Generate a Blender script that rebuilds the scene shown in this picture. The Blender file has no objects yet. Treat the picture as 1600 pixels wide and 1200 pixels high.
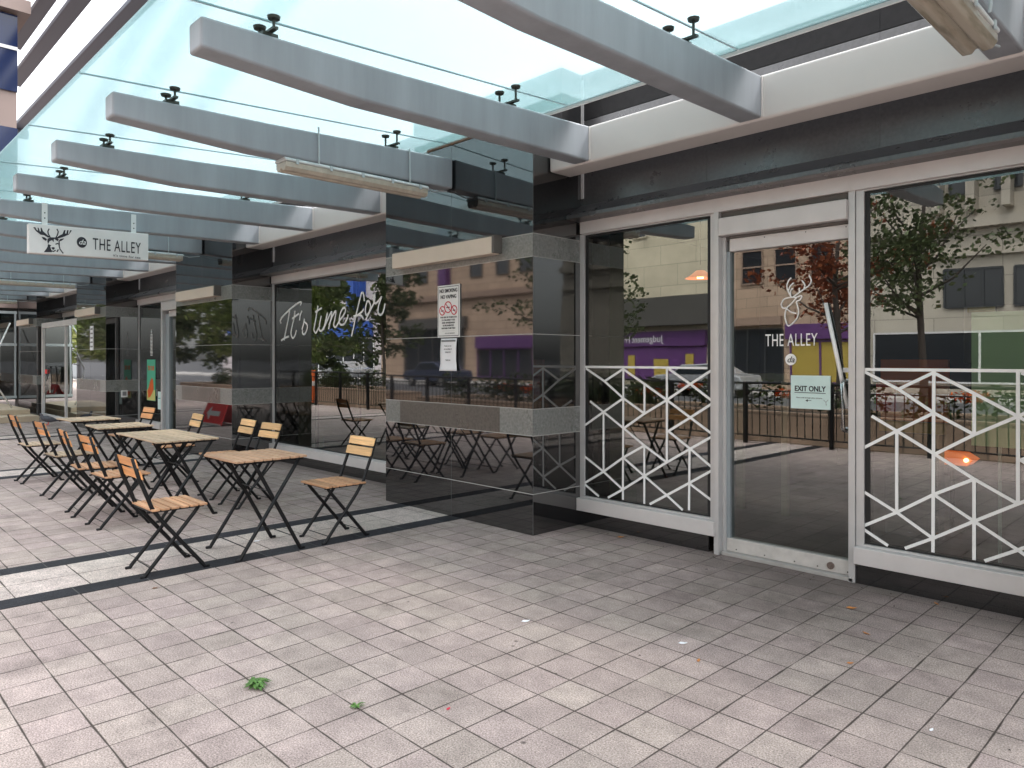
import bpy, bmesh, math, random, json
from mathutils import Vector, Matrix
R = math.radians
random.seed(7)
sc = bpy.context.scene
# ---------------------------------------------------------------- camera
cam_d = bpy.data.cameras.new("camera"); cam = bpy.data.objects.new("camera", cam_d)
sc.collection.objects.link(cam); sc.camera = cam
cam_d.sensor_width = 36; cam_d.sensor_fit = 'HORIZONTAL'
cam_d.lens = 1146.5 / 1600 * 36
cam_d.shift_y = -38.26 / 1600
cam_d.clip_start = 0.05; cam_d.clip_end = 2000
cam.location = (0, 0, 1.45)
cam.rotation_euler = (R(90), 0, R(90 - 44.228))
# ---------------------------------------------------------------- world, sun
w = bpy.data.worlds.new("World"); sc.world = w; w.use_nodes = True
nt = w.node_tree; nt.nodes.clear()
def N(t, ty, **k):
    n = t.nodes.new(ty)
    for a, b in k.items(): setattr(n, a, b)
    return n
SUN_EL, SUN_AZ = 60, 20
sky = N(nt, 'ShaderNodeTexSky', sky_type='NISHITA', sun_disc=False, sun_elevation=R(SUN_EL), sun_rotation=R(SUN_AZ),
        air_density=1.0, dust_density=3.5, ozone_density=1.0)
hs = N(nt, 'ShaderNodeHueSaturation'); hs.inputs['Saturation'].default_value = .15
hs.inputs['Value'].default_value = 2.1
bg = N(nt, 'ShaderNodeBackground'); bg.inputs['Strength'].default_value = .15
wo = N(nt, 'ShaderNodeOutputWorld')
nt.links.new(sky.outputs[0], hs.inputs['Color']); nt.links.new(hs.outputs[0], bg.inputs[0]); nt.links.new(bg.outputs[0], wo.inputs[0])
sd = bpy.data.lights.new("sun", 'SUN'); sd.energy = 1.15; sd.angle = R(14); sd.color = (1, .96, .9)
sun = bpy.data.objects.new("sun", sd); sc.collection.objects.link(sun)
sun.rotation_euler = (R(90 - SUN_EL), 0, R(180 - SUN_AZ))
sc.view_settings.view_transform = 'Standard'; sc.view_settings.look = 'None'
sc.view_settings.exposure = 1.3; sc.view_settings.gamma = 1
sc.cycles.max_bounces = 10; sc.cycles.transparent_max_bounces = 16; sc.cycles.glossy_bounces = 5
sc.cycles.caustics_reflective = False; sc.cycles.caustics_refractive = False
# ---------------------------------------------------------------- helpers
C = sc.collection
def tag(o, label=None, cat=None, group=None, kind=None):
    if label: o['label'] = label
    if cat: o['category'] = cat
    if group: o['group'] = group
    if kind: o['kind'] = kind
    return o
def empty(name, loc, label=None, cat=None, group=None, rz=0):
    o = bpy.data.objects.new(name, None); C.objects.link(o); o.location = loc; o.rotation_euler = (0, 0, rz)
    o.empty_display_size = .1
    return tag(o, label, cat, group)
def copy_tree(o, parent=None):
    c = o.copy(); C.objects.link(c); c.parent = parent
    for ch in list(o.children): copy_tree(ch, c)
    return c
class MB:
    def __init__(s): s.v = []; s.f = []; s.mi = []; s.m = 0
    def add(s, vs, fs):
        k = len(s.v); s.v += [tuple(a) for a in vs]
        for f in fs: s.f.append([i + k for i in f]); s.mi.append(s.m)
        return s
    def mat(s, i): s.m = i; return s
    def box(s, x0, x1, y0, y1, z0, z1):
        vs = [(x, y, z) for x in (x0, x1) for y in (y0, y1) for z in (z0, z1)]
        return s.add(vs, [(0, 1, 3, 2), (4, 6, 7, 5), (0, 4, 5, 1), (2, 3, 7, 6), (0, 2, 6, 4), (1, 5, 7, 3)])
    def quad(s, a, b, c, d): return s.add([a, b, c, d], [(0, 1, 2, 3)])
    def prism(s, pts, axis, a, b):
        """closed polygon pts (2-D) extruded along axis from a to b; pts order is the two other axes"""
        def P(p, t):
            return (t, p[0], p[1]) if axis == 'x' else (p[0], t, p[1]) if axis == 'y' else (p[0], p[1], t)
        n = len(pts); vs = [P(q, a) for q in pts] + [P(q, b) for q in pts]
        fs = [list(range(n)), list(range(2 * n - 1, n - 1, -1))] + [(i, (i + 1) % n, n + (i + 1) % n, n + i) for i in range(n)]
        return s.add(vs, fs)
    def tube(s, pts, r, n=8, r2=None, flat=1.0, cap=True):
        pts = [Vector(q) for q in pts]; m = len(pts)
        if r2 is None: r2 = r
        vs = []; up = Vector((0, 0, 1))
        for i, q in enumerate(pts):
            t = (pts[min(i + 1, m - 1)] - pts[max(i - 1, 0)]).normalized()
            a = t.cross(up)
            if a.length < .05: a = t.cross(Vector((0, 1, 0)))
            a.normalize(); b = a.cross(t).normalized()
            rr = r + (r2 - r) * i / max(1, m - 1)
            for k in range(n):
                th = 2 * math.pi * k / n
                vs.append(q + a * math.cos(th) * rr + b * math.sin(th) * rr * flat)
        fs = [(i * n + k, i * n + (k + 1) % n, (i + 1) * n + (k + 1) % n, (i + 1) * n + k) for i in range(m - 1) for k in range(n)]
        if cap: fs += [list(range(n))[::-1], [(m - 1) * n + k for k in range(n)]]
        return s.add(vs, fs)
    def ribbon(s, pts, wd, t=.002):
        """flat bar following a 2-D (x,z)-line, facing -y, thickness t"""
        P_ = []
        for q in pts:
            q = Vector(q)
            if not P_ or (q - P_[-1]).length > 1e-4: P_.append(q)
        n = len(P_); vs = []
        s.lift = getattr(s, 'lift', 0)
        for i, q in enumerate(P_):
            d0 = (q - P_[i - 1]).normalized() if i else (P_[1] - q).normalized()
            d1 = (P_[i + 1] - q).normalized() if i < n - 1 else d0
            dd = d0 + d1; dd = dd.normalized() if dd.length > .2 else d0
            nn = Vector((-dd.y, dd.x)); k = wd / 2 / max(.6, nn.dot(Vector((-d0.y, d0.x))))
            s.lift += .000012; y0 = -s.lift
            ex = -dd * wd * .3 if i == 0 else dd * wd * .3 if i == n - 1 else dd * 0
            for sg_ in (1, -1):
                a = q + nn * k * sg_ + ex
                vs += [(a.x, y0, a.y), (a.x, y0 + t, a.y)]
        fs = [(0, 1, 3, 2), (4 * n - 4, 4 * n - 2, 4 * n - 1, 4 * n - 3)]
        for i in range(n - 1):
            a = 4 * i; b = a + 4
            fs += [(a, b, b + 1, a + 1), (a + 2, a + 3, b + 3, b + 2), (a, a + 2, b + 2, b), (a + 1, b + 1, b + 3, a + 3)]
        s.lift += .0001
        return s.add(vs, fs)
    def disc(s, c, r, axis='y', t=.002, n=24, rz=None):
        pts = [(c[0] + math.cos(2 * math.pi * k / n) * r, c[1] + math.sin(2 * math.pi * k / n) * (rz or r)) for k in range(n)]
        return s.prism(pts, axis, 0, t)
    def build(s, name, mats, parent=None, bevel=0, smooth=False, off=None, seg=2, recalc=True):
        me = bpy.data.meshes.new(name)
        o3 = Vector((0, 0, 0))
        if parent is not None:
            q = parent
            while q is not None: o3 += Vector(q.location); q = q.parent
        if off is not None: o3 = Vector(off)
        me.from_pydata([tuple(Vector(v) - o3) for v in s.v], [], s.f)
        if not isinstance(mats, (list, tuple)): mats = [mats]
        for m in mats: me.materials.append(m)
        me.polygons.foreach_set('material_index', s.mi)
        me.update()
        if recalc:
            bm = bmesh.new(); bm.from_mesh(me); bmesh.ops.recalc_face_normals(bm, faces=bm.faces)
            bm.to_mesh(me); bm.free()
        if smooth: me.polygons.foreach_set('use_smooth', [True] * len(me.polygons))
        ob = bpy.data.objects.new(name, me); C.objects.link(ob); ob.parent = parent
        if off is not None and parent is None: ob.location = off
        if bevel:
            b = ob.modifiers.new('bevel', 'BEVEL'); b.width = bevel; b.segments = seg; b.limit_method = 'ANGLE'; b.angle_limit = R(40)
        return ob
def top(mb, name, mat, loc, label, cat, group=None, **k):
    """single-mesh thing with its origin at loc"""
    return tag(mb.build(name, mat, None, off=loc, **k), label, cat, group)
def text(s, mat, parent, name, loc, h, width=None, face='-y', align='LEFT', bold=0, shear=0, spacing=1.0, off=None):
    """real letters as a mesh. loc = world position of baseline start (or centre)"""
    cu = bpy.data.curves.new(name, 'FONT'); cu.body = s; cu.size = 1; cu.align_x = align; cu.extrude = .004; cu.offset = bold
    cu.shear = shear; cu.space_character = spacing; cu.resolution_u = 3
    t = bpy.data.objects.new(name, cu); C.objects.link(t)
    bpy.context.view_layer.update()
    me = bpy.data.meshes.new_from_object(t.evaluated_get(bpy.context.evaluated_depsgraph_get()))
    bpy.data.objects.remove(t)
    xs = [v.co.x for v in me.vertices]; wd = max(xs) - min(xs)
    k = h / .70; kx = k if width is None else width / wd
    rot = {'-y': Matrix.Rotation(R(90), 4, 'X'), '+x': Matrix.Rotation(R(90), 4, 'Z') @ Matrix.Rotation(R(90), 4, 'X'),
           '+y': Matrix.Rotation(R(180), 4, 'Z') @ Matrix.Rotation(R(90), 4, 'X')}[face]
    x0 = min(xs) if align == 'LEFT' else 0
    me.transform(Matrix.Translation((-x0, 0, 0))); me.transform(Matrix.Diagonal((kx, k, .25, 1)))
    me.transform(rot)
    q = parent; o3 = Vector((0, 0, 0))
    while q is not None: o3 += Vector(q.location); q = q.parent
    me.transform(Matrix.Translation(Vector(loc) - o3))
    me.materials.clear(); me.materials.append(mat)
    ob = bpy.data.objects.new(name, me); C.objects.link(ob); ob.parent = parent
    return ob
# ---------------------------------------------------------------- materials
M = {}
def mat(name, base=(.5, .5, .5), rough=.5, metal=0, spec=.5, ior=None, noise=0, nscale=8, bump=0, bscale=60, emis=None, estr=0, stretch=None, coat=0, ndetail=6):
    m = bpy.data.materials.new(name); m.use_nodes = True; t = m.node_tree
    b = t.nodes['Principled BSDF']; b.inputs['Base Color'].default_value = (*base, 1); b.inputs['Roughness'].default_value = rough
    b.inputs['Metallic'].default_value = metal; b.inputs['Specular IOR Level'].default_value = spec
    if ior: b.inputs['IOR'].default_value = ior
    if coat: b.inputs['Coat Weight'].default_value = coat
    if emis: b.inputs['Emission Color'].default_value = (*emis, 1); b.inputs['Emission Strength'].default_value = estr
    if noise or bump:
        tc = N(t, 'ShaderNodeNewGeometry'); mp = N(t, 'ShaderNodeMapping')
        t.links.new(tc.outputs['Position'], mp.inputs[0])
        if stretch: mp.inputs['Scale'].default_value = stretch
    if noise:
        nz = N(t, 'ShaderNodeTexNoise'); nz.inputs['Scale'].default_value = nscale; nz.inputs['Detail'].default_value = ndetail
        nz.inputs['Roughness'].default_value = .62
        t.links.new(mp.outputs[0], nz.inputs['Vector'])
        mr = N(t, 'ShaderNodeMapRange'); mr.inputs[1].default_value = .3; mr.inputs[2].default_value = .7
        mr.inputs[3].default_value = 1 - noise; mr.inputs[4].default_value = 1 + noise
        t.links.new(nz.outputs[0], mr.inputs[0])
        mx = N(t, 'ShaderNodeMix', data_type='RGBA', blend_type='MULTIPLY'); mx.inputs[0].default_value = 1
        mx.inputs[6].default_value = (*base, 1); t.links.new(mr.outputs[0], mx.inputs[7]); t.links.new(mx.outputs[2], b.inputs['Base Color'])
        m['mix'] = mx.name
    if bump:
        n2 = N(t, 'ShaderNodeTexNoise'); n2.inputs['Scale'].default_value = bscale; n2.inputs['Detail'].default_value = 4
        t.links.new(mp.outputs[0], n2.inputs['Vector'])
        bp = N(t, 'ShaderNodeBump'); bp.inputs['Strength'].default_value = bump; bp.inputs['Distance'].default_value = .004
        t.links.new(n2.outputs[0], bp.inputs['Height']); t.links.new(bp.outputs[0], b.inputs['Normal'])
    M[name] = m; return m
def math_(t, op, a, b=None, c=None):
    n = N(t, 'ShaderNodeMath', operation=op)
    for i, q in enumerate((a, b, c)):
        if q is None: continue
        if isinstance(q, (int, float)): n.inputs[i].default_value = q
        else: t.links.new(q, n.inputs[i])
    return n.outputs[0]
def paver_mat(name, base, size, ox, oy, var=.10, joint=(.075, .06, .052), jw=.0042, stains=.35, sizey=None, moss=False):
    m = bpy.data.materials.new(name); m.use_nodes = True; t = m.node_tree; b = t.nodes['Principled BSDF']
    g = N(t, 'ShaderNodeNewGeometry'); sx = N(t, 'ShaderNodeSeparateXYZ'); 
    # wobble of the joints
    wn = N(t, 'ShaderNodeTexNoise'); wn.inputs['Scale'].default_value = 2.2; t.links.new(g.outputs['Position'], wn.inputs['Vector'])
    wv = N(t, 'ShaderNodeVectorMath', operation='MULTIPLY_ADD'); t.links.new(wn.outputs['Color'], wv.inputs[0]); wv.inputs[1].default_value = (.009, .009, 0)
    t.links.new(g.outputs['Position'], wv.inputs[2])
    t.links.new(wv.outputs[0], sx.inputs[0])
    u = math_(t, 'DIVIDE', math_(t, 'SUBTRACT', sx.outputs[0], ox), size); v = math_(t, 'DIVIDE', math_(t, 'SUBTRACT', sx.outputs[1], oy), sizey or size)
    fu = math_(t, 'FRACT', u); fv = math_(t, 'FRACT', v)
    du = math_(t, 'MINIMUM', fu, math_(t, 'SUBTRACT', 1, fu)); dv = math_(t, 'MINIMUM', fv, math_(t, 'SUBTRACT', 1, fv))
    dv = math_(t, 'MULTIPLY', dv, (sizey or size) / size)
    # joint width varies along the ground
    jn = N(t, 'ShaderNodeTexNoise'); jn.inputs['Scale'].default_value = 4.5; jn.inputs['Detail'].default_value = 4; t.links.new(g.outputs['Position'], jn.inputs['Vector'])
    jwv = math_(t, 'MULTIPLY', math_(t, 'MAXIMUM', math_(t, 'MULTIPLY_ADD', jn.outputs[0], 3.6, -1.0), .12), jw / size)
    edge = math_(t, 'MINIMUM', du, dv)
    ee = N(t, 'ShaderNodeMapRange'); t.links.new(edge, ee.inputs[0]); t.links.new(math_(t, 'MULTIPLY', jwv, .45), ee.inputs[1]); t.links.new(math_(t, 'ADD', jwv, .006), ee.inputs[2])
    cu_ = math_(t, 'FLOOR', u); cv = math_(t, 'FLOOR', v)
    cb = N(t, 'ShaderNodeCombineXYZ'); t.links.new(cu_, cb.inputs[0]); t.links.new(cv, cb.inputs[1])
    wh = N(t, 'ShaderNodeTexWhiteNoise'); t.links.new(cb.outputs[0], wh.inputs[0])
    n1 = N(t, 'ShaderNodeTexNoise'); n1.inputs['Scale'].default_value = .55; n1.inputs['Detail'].default_value = 5; n1.inputs['Roughness'].default_value=.6
    n2 = N(t, 'ShaderNodeTexNoise'); n2.inputs['Scale'].default_value = 6; n2.inputs['Detail'].default_value = 8; n2.inputs['Roughness'].default_value=.7
    n3 = N(t, 'ShaderNodeTexNoise'); n3.inputs['Scale'].default_value = 150; n3.inputs['Detail'].default_value = 3; n3.inputs['Roughness'].default_value = .8
    for n_ in (n1, n2, n3): t.links.new(g.outputs['Position'], n_.inputs['Vector'])
    f = math_(t, 'MULTIPLY_ADD', wh.outputs[0], var * 2, 1 - var)
    f = math_(t, 'MULTIPLY', f, math_(t, 'MULTIPLY_ADD', n1.outputs[0], stains, 1 - stains * .5))
    f = math_(t, 'MULTIPLY', f, math_(t, 'MULTIPLY_ADD', n2.outputs[0], 1.1, .45))
    f = math_(t, 'MULTIPLY', f, math_(t, 'MULTIPLY_ADD', n3.outputs[0], 3.6, -.8))
    # small dark spots (gum, drips)
    vo = N(t, 'ShaderNodeTexVoronoi'); vo.inputs['Scale'].default_value = 5.5; vo.inputs['Randomness'].default_value = 1
    t.links.new(wv.outputs[0], vo.inputs['Vector'])
    sp = N(t, 'ShaderNodeMapRange'); t.links.new(vo.outputs['Distance'], sp.inputs[0]); sp.inputs[1].default_value = .035; sp.inputs[2].default_value = .075; sp.inputs[3].default_value = .38; sp.inputs[4].default_value = 1
    vsep = N(t, 'ShaderNodeSeparateColor'); t.links.new(vo.outputs['Color'], vsep.inputs[0])
    gate = math_(t, 'GREATER_THAN', vsep.outputs[0], .45); sp2 = math_(t, 'MAXIMUM', sp.outputs[0], gate)
    f = math_(t, 'MULTIPLY', f, sp2)
    # worn brown blotches
    n5 = N(t, 'ShaderNodeTexNoise'); n5.inputs['Scale'].default_value = 1.7; n5.inputs['Detail'].default_value = 7; n5.inputs['Roughness'].default_value=.65
    t.links.new(g.outputs['Position'], n5.inputs['Vector'])
    bl = N(t, 'ShaderNodeMapRange'); t.links.new(n5.outputs[0], bl.inputs[0]); bl.inputs[1].default_value = .56; bl.inputs[2].default_value = .72; bl.inputs[3].default_value = 1; bl.inputs[4].default_value = .72
    f = math_(t, 'MULTIPLY', f, bl.outputs[0])
    # drip marks and dark blots trodden in front of the shop door
    # grime gathered along the foot of the shop front
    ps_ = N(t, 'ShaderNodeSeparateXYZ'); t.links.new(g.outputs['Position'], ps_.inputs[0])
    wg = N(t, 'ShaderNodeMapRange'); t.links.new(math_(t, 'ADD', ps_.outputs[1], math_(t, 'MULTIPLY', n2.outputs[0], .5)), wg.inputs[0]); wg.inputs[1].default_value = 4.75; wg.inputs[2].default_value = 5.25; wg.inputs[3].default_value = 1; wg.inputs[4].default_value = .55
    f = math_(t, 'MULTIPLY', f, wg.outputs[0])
    vd = N(t, 'ShaderNodeVectorMath', operation='DISTANCE'); t.links.new(g.outputs['Position'], vd.inputs[0]); vd.inputs[1].default_value = (-2.0, 4.35, 0)
    n6 = N(t, 'ShaderNodeTexNoise'); n6.inputs['Scale'].default_value = 3.3; n6.inputs['Detail'].default_value = 8; n6.inputs['Roughness'].default_value = .7; t.links.new(g.outputs['Position'], n6.inputs['Vector'])
    dm = N(t, 'ShaderNodeMapRange'); t.links.new(math_(t, 'ADD', vd.outputs['Value'], math_(t, 'MULTIPLY', n6.outputs[0], 1.6)), dm.inputs[0]); dm.inputs[1].default_value = .95; dm.inputs[2].default_value = 1.9; dm.inputs[3].default_value = .55; dm.inputs[4].default_value = 1
    f = math_(t, 'MULTIPLY', f, dm.outputs[0])
    hue = N(t, 'ShaderNodeMix', data_type='RGBA'); hue.inputs[6].default_value = (base[0] * 1.015, base[1] * .99, base[2] * 1.0, 1); hue.inputs[7].default_value = (base[0] * .985, base[1] * 1.0, base[2] * .965, 1)
    t.links.new(math_(t, 'FRACT', math_(t, 'MULTIPLY', wh.outputs[0], 7.3)), hue.inputs[0])
    mx = N(t, 'ShaderNodeMix', data_type='RGBA', blend_type='MULTIPLY'); mx.inputs[0].default_value = 1
    t.links.new(hue.outputs[2], mx.inputs[6]); t.links.new(f, mx.inputs[7])
    mj = N(t, 'ShaderNodeMix', data_type='RGBA'); t.links.new(ee.outputs[0], mj.inputs[0]); mj.inputs[6].default_value = (*joint, 1); t.links.new(mx.outputs[2], mj.inputs[7])
    t.links.new(mj.outputs[2], b.inputs['Base Color'])
    b.inputs['Roughness'].default_value = .9; b.inputs['Specular IOR Level'].default_value = .2
    tilt = math_(t, 'MULTIPLY', wh.outputs[0], .25)
    hgt = math_(t, 'ADD', math_(t, 'ADD', math_(t, 'MULTIPLY', ee.outputs[0], 1.0), math_(t, 'MULTIPLY', n3.outputs[0], .22)), tilt)
    bp = N(t, 'ShaderNodeBump'); bp.inputs['Strength'].default_value = .55; bp.inputs['Distance'].default_value = .005
    t.links.new(hgt, bp.inputs['Height']); t.links.new(bp.outputs[0], b.inputs['Normal'])
    M[name] = m; return m
PV = .2085
paver_mat('pavers', (.405, .332, .308), PV, -5.11, .84)
paver_mat('pavers_light', (.54, .465, .43), .61 / 2, -5.90, .95, var=.05, stains=.2, sizey=.41)
paver_mat('pavers_dark', (.030, .030, .035), .3, -5.29, .84, var=.25, joint=(.10, .095, .09), jw=.003, sizey=.41, stains=.3)
mat('asphalt', (.075, .075, .08), .9, noise=.2, nscale=3, bump=.3, bscale=200)
mat('kerb_concrete', (.42, .40, .38), .85, noise=.15, nscale=4)
mat('road_paint', (.7, .7, .66), .7, noise=.15, nscale=9)
def granite(name, base, rough, ior, fleck=.25, ripple=.03, haze=0.0):
    m = mat(name, base, rough, ior=ior); t = m.node_tree; b = t.nodes['Principled BSDF']
    g = N(t, 'ShaderNodeNewGeometry')
    vo = N(t, 'ShaderNodeTexVoronoi'); vo.inputs['Scale'].default_value = 190; t.links.new(g.outputs['Position'], vo.inputs['Vector'])
    n = N(t, 'ShaderNodeTexNoise'); n.inputs['Scale'].default_value = 45; n.inputs['Detail'].default_value = 6; t.links.new(g.outputs['Position'], n.inputs['Vector'])
    fl = N(t, 'ShaderNodeMapRange'); t.links.new(vo.outputs['Distance'], fl.inputs[0]); fl.inputs[1].default_value = .0; fl.inputs[2].default_value = .3; fl.inputs[3].default_value = 1; fl.inputs[4].default_value = 0
    sc_ = N(t, 'ShaderNodeSeparateColor'); t.links.new(vo.outputs['Color'], sc_.inputs[0])
    ga = math_(t, 'GREATER_THAN', sc_.outputs[0], .72)
    fac = math_(t, 'MULTIPLY', math_(t, 'MULTIPLY', fl.outputs[0], ga), fleck)
    m0 = N(t, 'ShaderNodeMix', data_type='RGBA', blend_type='MULTIPLY'); m0.inputs[0].default_value = 1; m0.inputs[6].default_value = (*base, 1)
    t.links.new(math_(t, 'MULTIPLY_ADD', n.outputs[0], 1.4, .3), m0.inputs[7])
    mx = N(t, 'ShaderNodeMix', data_type='RGBA'); t.links.new(fac, mx.inputs[0]); t.links.new(m0.outputs[2], mx.inputs[6]); mx.inputs[7].default_value = (.38, .36, .34, 1)
    t.links.new(mx.outputs[2], b.inputs['Base Color'])
    # film of dust: roughness varies
    n2 = N(t, 'ShaderNodeTexNoise'); n2.inputs['Scale'].default_value = 2.5; n2.inputs['Detail'].default_value = 7; n2.inputs['Roughness'].default_value = .7; t.links.new(g.outputs['Position'], n2.inputs['Vector'])
    t.links.new(math_(t, 'MULTIPLY_ADD', n2.outputs[0], rough * 1.0, rough * .5), b.inputs['Roughness'])
    n3 = N(t, 'ShaderNodeTexNoise'); n3.inputs['Scale'].default_value = 1.4; t.links.new(g.outputs['Position'], n3.inputs['Vector'])
    bp = N(t, 'ShaderNodeBump'); bp.inputs['Strength'].default_value = ripple; bp.inputs['Distance'].default_value = .02
    t.links.new(n3.outputs[0], bp.inputs['Height']); t.links.new(bp.outputs[0], b.inputs['Normal'])
    return m
granite('granite_black', (.010, .010, .011), .03, 2.15)
granite('granite_fascia', (.050, .050, .053), .30, 1.9, fleck=.1)
mat('granite_matt', (.016, .016, .017), .55, spec=.25, noise=.2, nscale=20)
granite('granite_slab', (.095, .085, .075), .3, 1.7, fleck=.12)
granite('granite_grey', (.20, .205, .195), .30, 1.7, fleck=.12)
mat('seam', (.42, .41, .39), .6)
mat('seam_dim', (.10, .10, .10), .5)
mat('steel_paint', (.315, .34, .37), .45, noise=.13, nscale=1.0, bump=.05, bscale=30, stretch=(5, 5, .6))
mat('steel_cream', (.68, .655, .63), .45, noise=.02, nscale=2.0)
mat('aluminium', (.62, .615, .615), .38, metal=.35, noise=.06, nscale=5)
mat('alu_pink', (.68, .65, .64), .42, metal=.15, noise=.05, nscale=5)
mat('alu_side', (.36, .41, .44), .4, metal=.3)
mat('kickrail', (.60, .57, .54), .5, metal=.1, noise=.14, nscale=9)
mat('frame_dark', (.03, .032, .035), .35)
mat('gasket', (.012, .012, .012), .6)
mat('vinyl_white', (.95, .95, .94), .5)
mat('white_plastic', (.80, .80, .79), .45, noise=.04, nscale=6)
mat('cream_panel', (.70, .60, .50), .55, noise=.05, nscale=3)
mat('panel_side', (.12, .11, .10), .6)
mat('ink', (.012, .013, .02), .6)
mat('ink_grey', (.22, .22, .23), .7)
mat('paper', (.85, .85, .88), .8, noise=.02, nscale=8)
mat('paper_teal', (.66, .83, .80), .8, noise=.02, nscale=8)
mat('red_ink', (.55, .02, .05), .5)
mat('iron_black', (.007, .007, .008), .5, spec=.3, bump=.15, bscale=90)
mat('fitting', (.055, .06, .05), .45, metal=.5, noise=.3, nscale=30)
mat('fitting_post', (.35, .36, .35), .3, metal=.8)
mat('brown_wood', (.20, .10, .055), .6, noise=.3, nscale=20)
mat('lamp_body', (.62, .66, .66), .5, noise=.12, nscale=12)
mat('conduit', (.50, .56, .58), .45)
mat('hinge', (.35, .35, .35), .35, metal=.8)
mat('handle_steel', (.60, .58, .56), .22, metal=.95)
mat('brass_bolt', (.22, .17, .15), .5, metal=.6, noise=.4, nscale=90)
def wood(name, base):
    m = mat(name, base, .55); t = m.node_tree; b = t.nodes['Principled BSDF']
    tc = N(t, 'ShaderNodeTexCoord'); mp = N(t, 'ShaderNodeMapping'); mp.inputs['Scale'].default_value = (3, 45, 45)
    oi = N(t, 'ShaderNodeObjectInfo')
    ad = N(t, 'ShaderNodeVectorMath', operation='ADD'); t.links.new(tc.outputs['Object'], mp.inputs[0]); t.links.new(mp.outputs[0], ad.inputs[0])
    cb = N(t, 'ShaderNodeCombineXYZ'); t.links.new(math_(t, 'MULTIPLY', oi.outputs['Random'], 37), cb.inputs[0]); t.links.new(cb.outputs[0], ad.inputs[1])
    nz = N(t, 'ShaderNodeTexNoise'); nz.inputs['Scale'].default_value = 1.0; nz.inputs['Detail'].default_value = 7; nz.inputs['Roughness'].default_value = .65
    t.links.new(ad.outputs[0], nz.inputs['Vector'])
    # each slat has its own tone
    sp = N(t, 'ShaderNodeSeparateXYZ'); t.links.new(tc.outputs['Object'], sp.inputs[0])
    sl = math_(t, 'FLOOR', math_(t, 'DIVIDE', math_(t, 'ADD', sp.outputs[1], 3), .069))
    wn = N(t, 'ShaderNodeTexWhiteNoise', noise_dimensions='2D'); cb2 = N(t, 'ShaderNodeCombineXYZ'); t.links.new(sl, cb2.inputs[0]); t.links.new(math_(t, 'MULTIPLY', oi.outputs['Random'], 91), cb2.inputs[1]); t.links.new(cb2.outputs[0], wn.inputs['Vector'])
    f = math_(t, 'MULTIPLY', math_(t, 'MULTIPLY_ADD', nz.outputs[0], 1.3, .35), math_(t, 'MULTIPLY_ADD', wn.outputs[0], .38, .8))
    mx = N(t, 'ShaderNodeMix', data_type='RGBA', blend_type='MULTIPLY'); mx.inputs[0].default_value = 1; mx.inputs[6].default_value = (*base, 1)
    t.links.new(f, mx.inputs[7]); t.links.new(mx.outputs[2], b.inputs['Base Color'])
    return m
wood('wood_table', (.47, .285, .175)); wood('wood_seat', (.54, .295, .16)); wood('wood_back', (.74, .34, .13)); wood('wood_pale', (.74, .46, .21))
wood('wood_aged', (.50, .37, .25))
def glass(name, tint, k, add, rough=0.0):
    m = bpy.data.materials.new(name); m.use_nodes = True; t = m.node_tree; t.nodes.clear()
    o = N(t, 'ShaderNodeOutputMaterial'); tr = N(t, 'ShaderNodeBsdfTransparent'); tr.inputs[0].default_value = (*tint, 1)
    gl = N(t, 'ShaderNodeBsdfGlossy'); gl.inputs['Roughness'].default_value = rough; gl.inputs[0].default_value = (.97, 1, .98, 1)
    fr = N(t, 'ShaderNodeFresnel'); fr.inputs[0].default_value = 1.5
    fac = math_(t, 'MINIMUM', math_(t, 'MULTIPLY_ADD', fr.outputs[0], k, add), .95)
    # slight waviness of the panes
    g = N(t, 'ShaderNodeNewGeometry'); nz = N(t, 'ShaderNodeTexNoise'); nz.inputs['Scale'].default_value = .9; nz.inputs['Detail'].default_value = 1; t.links.new(g.outputs['Position'], nz.inputs['Vector'])
    bp = N(t, 'ShaderNodeBump'); bp.inputs['Strength'].default_value = .06; bp.inputs['Distance'].default_value = .03
    t.links.new(nz.outputs[0], bp.inputs['Height']); t.links.new(bp.outputs[0], gl.inputs['Normal'])
    mx = N(t, 'ShaderNodeMixShader'); t.links.new(fac, mx.inputs[0]); t.links.new(tr.outputs[0], mx.inputs[1]); t.links.new(gl.outputs[0], mx.inputs[2]); t.links.new(mx.outputs[0], o.inputs[0])
    M[name] = m; return m
glass('shop_glass', (.55, .63, .55), 1.6, .13)
glass('dark_glass', (.15, .18, .22), 1.6, .08)
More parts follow.
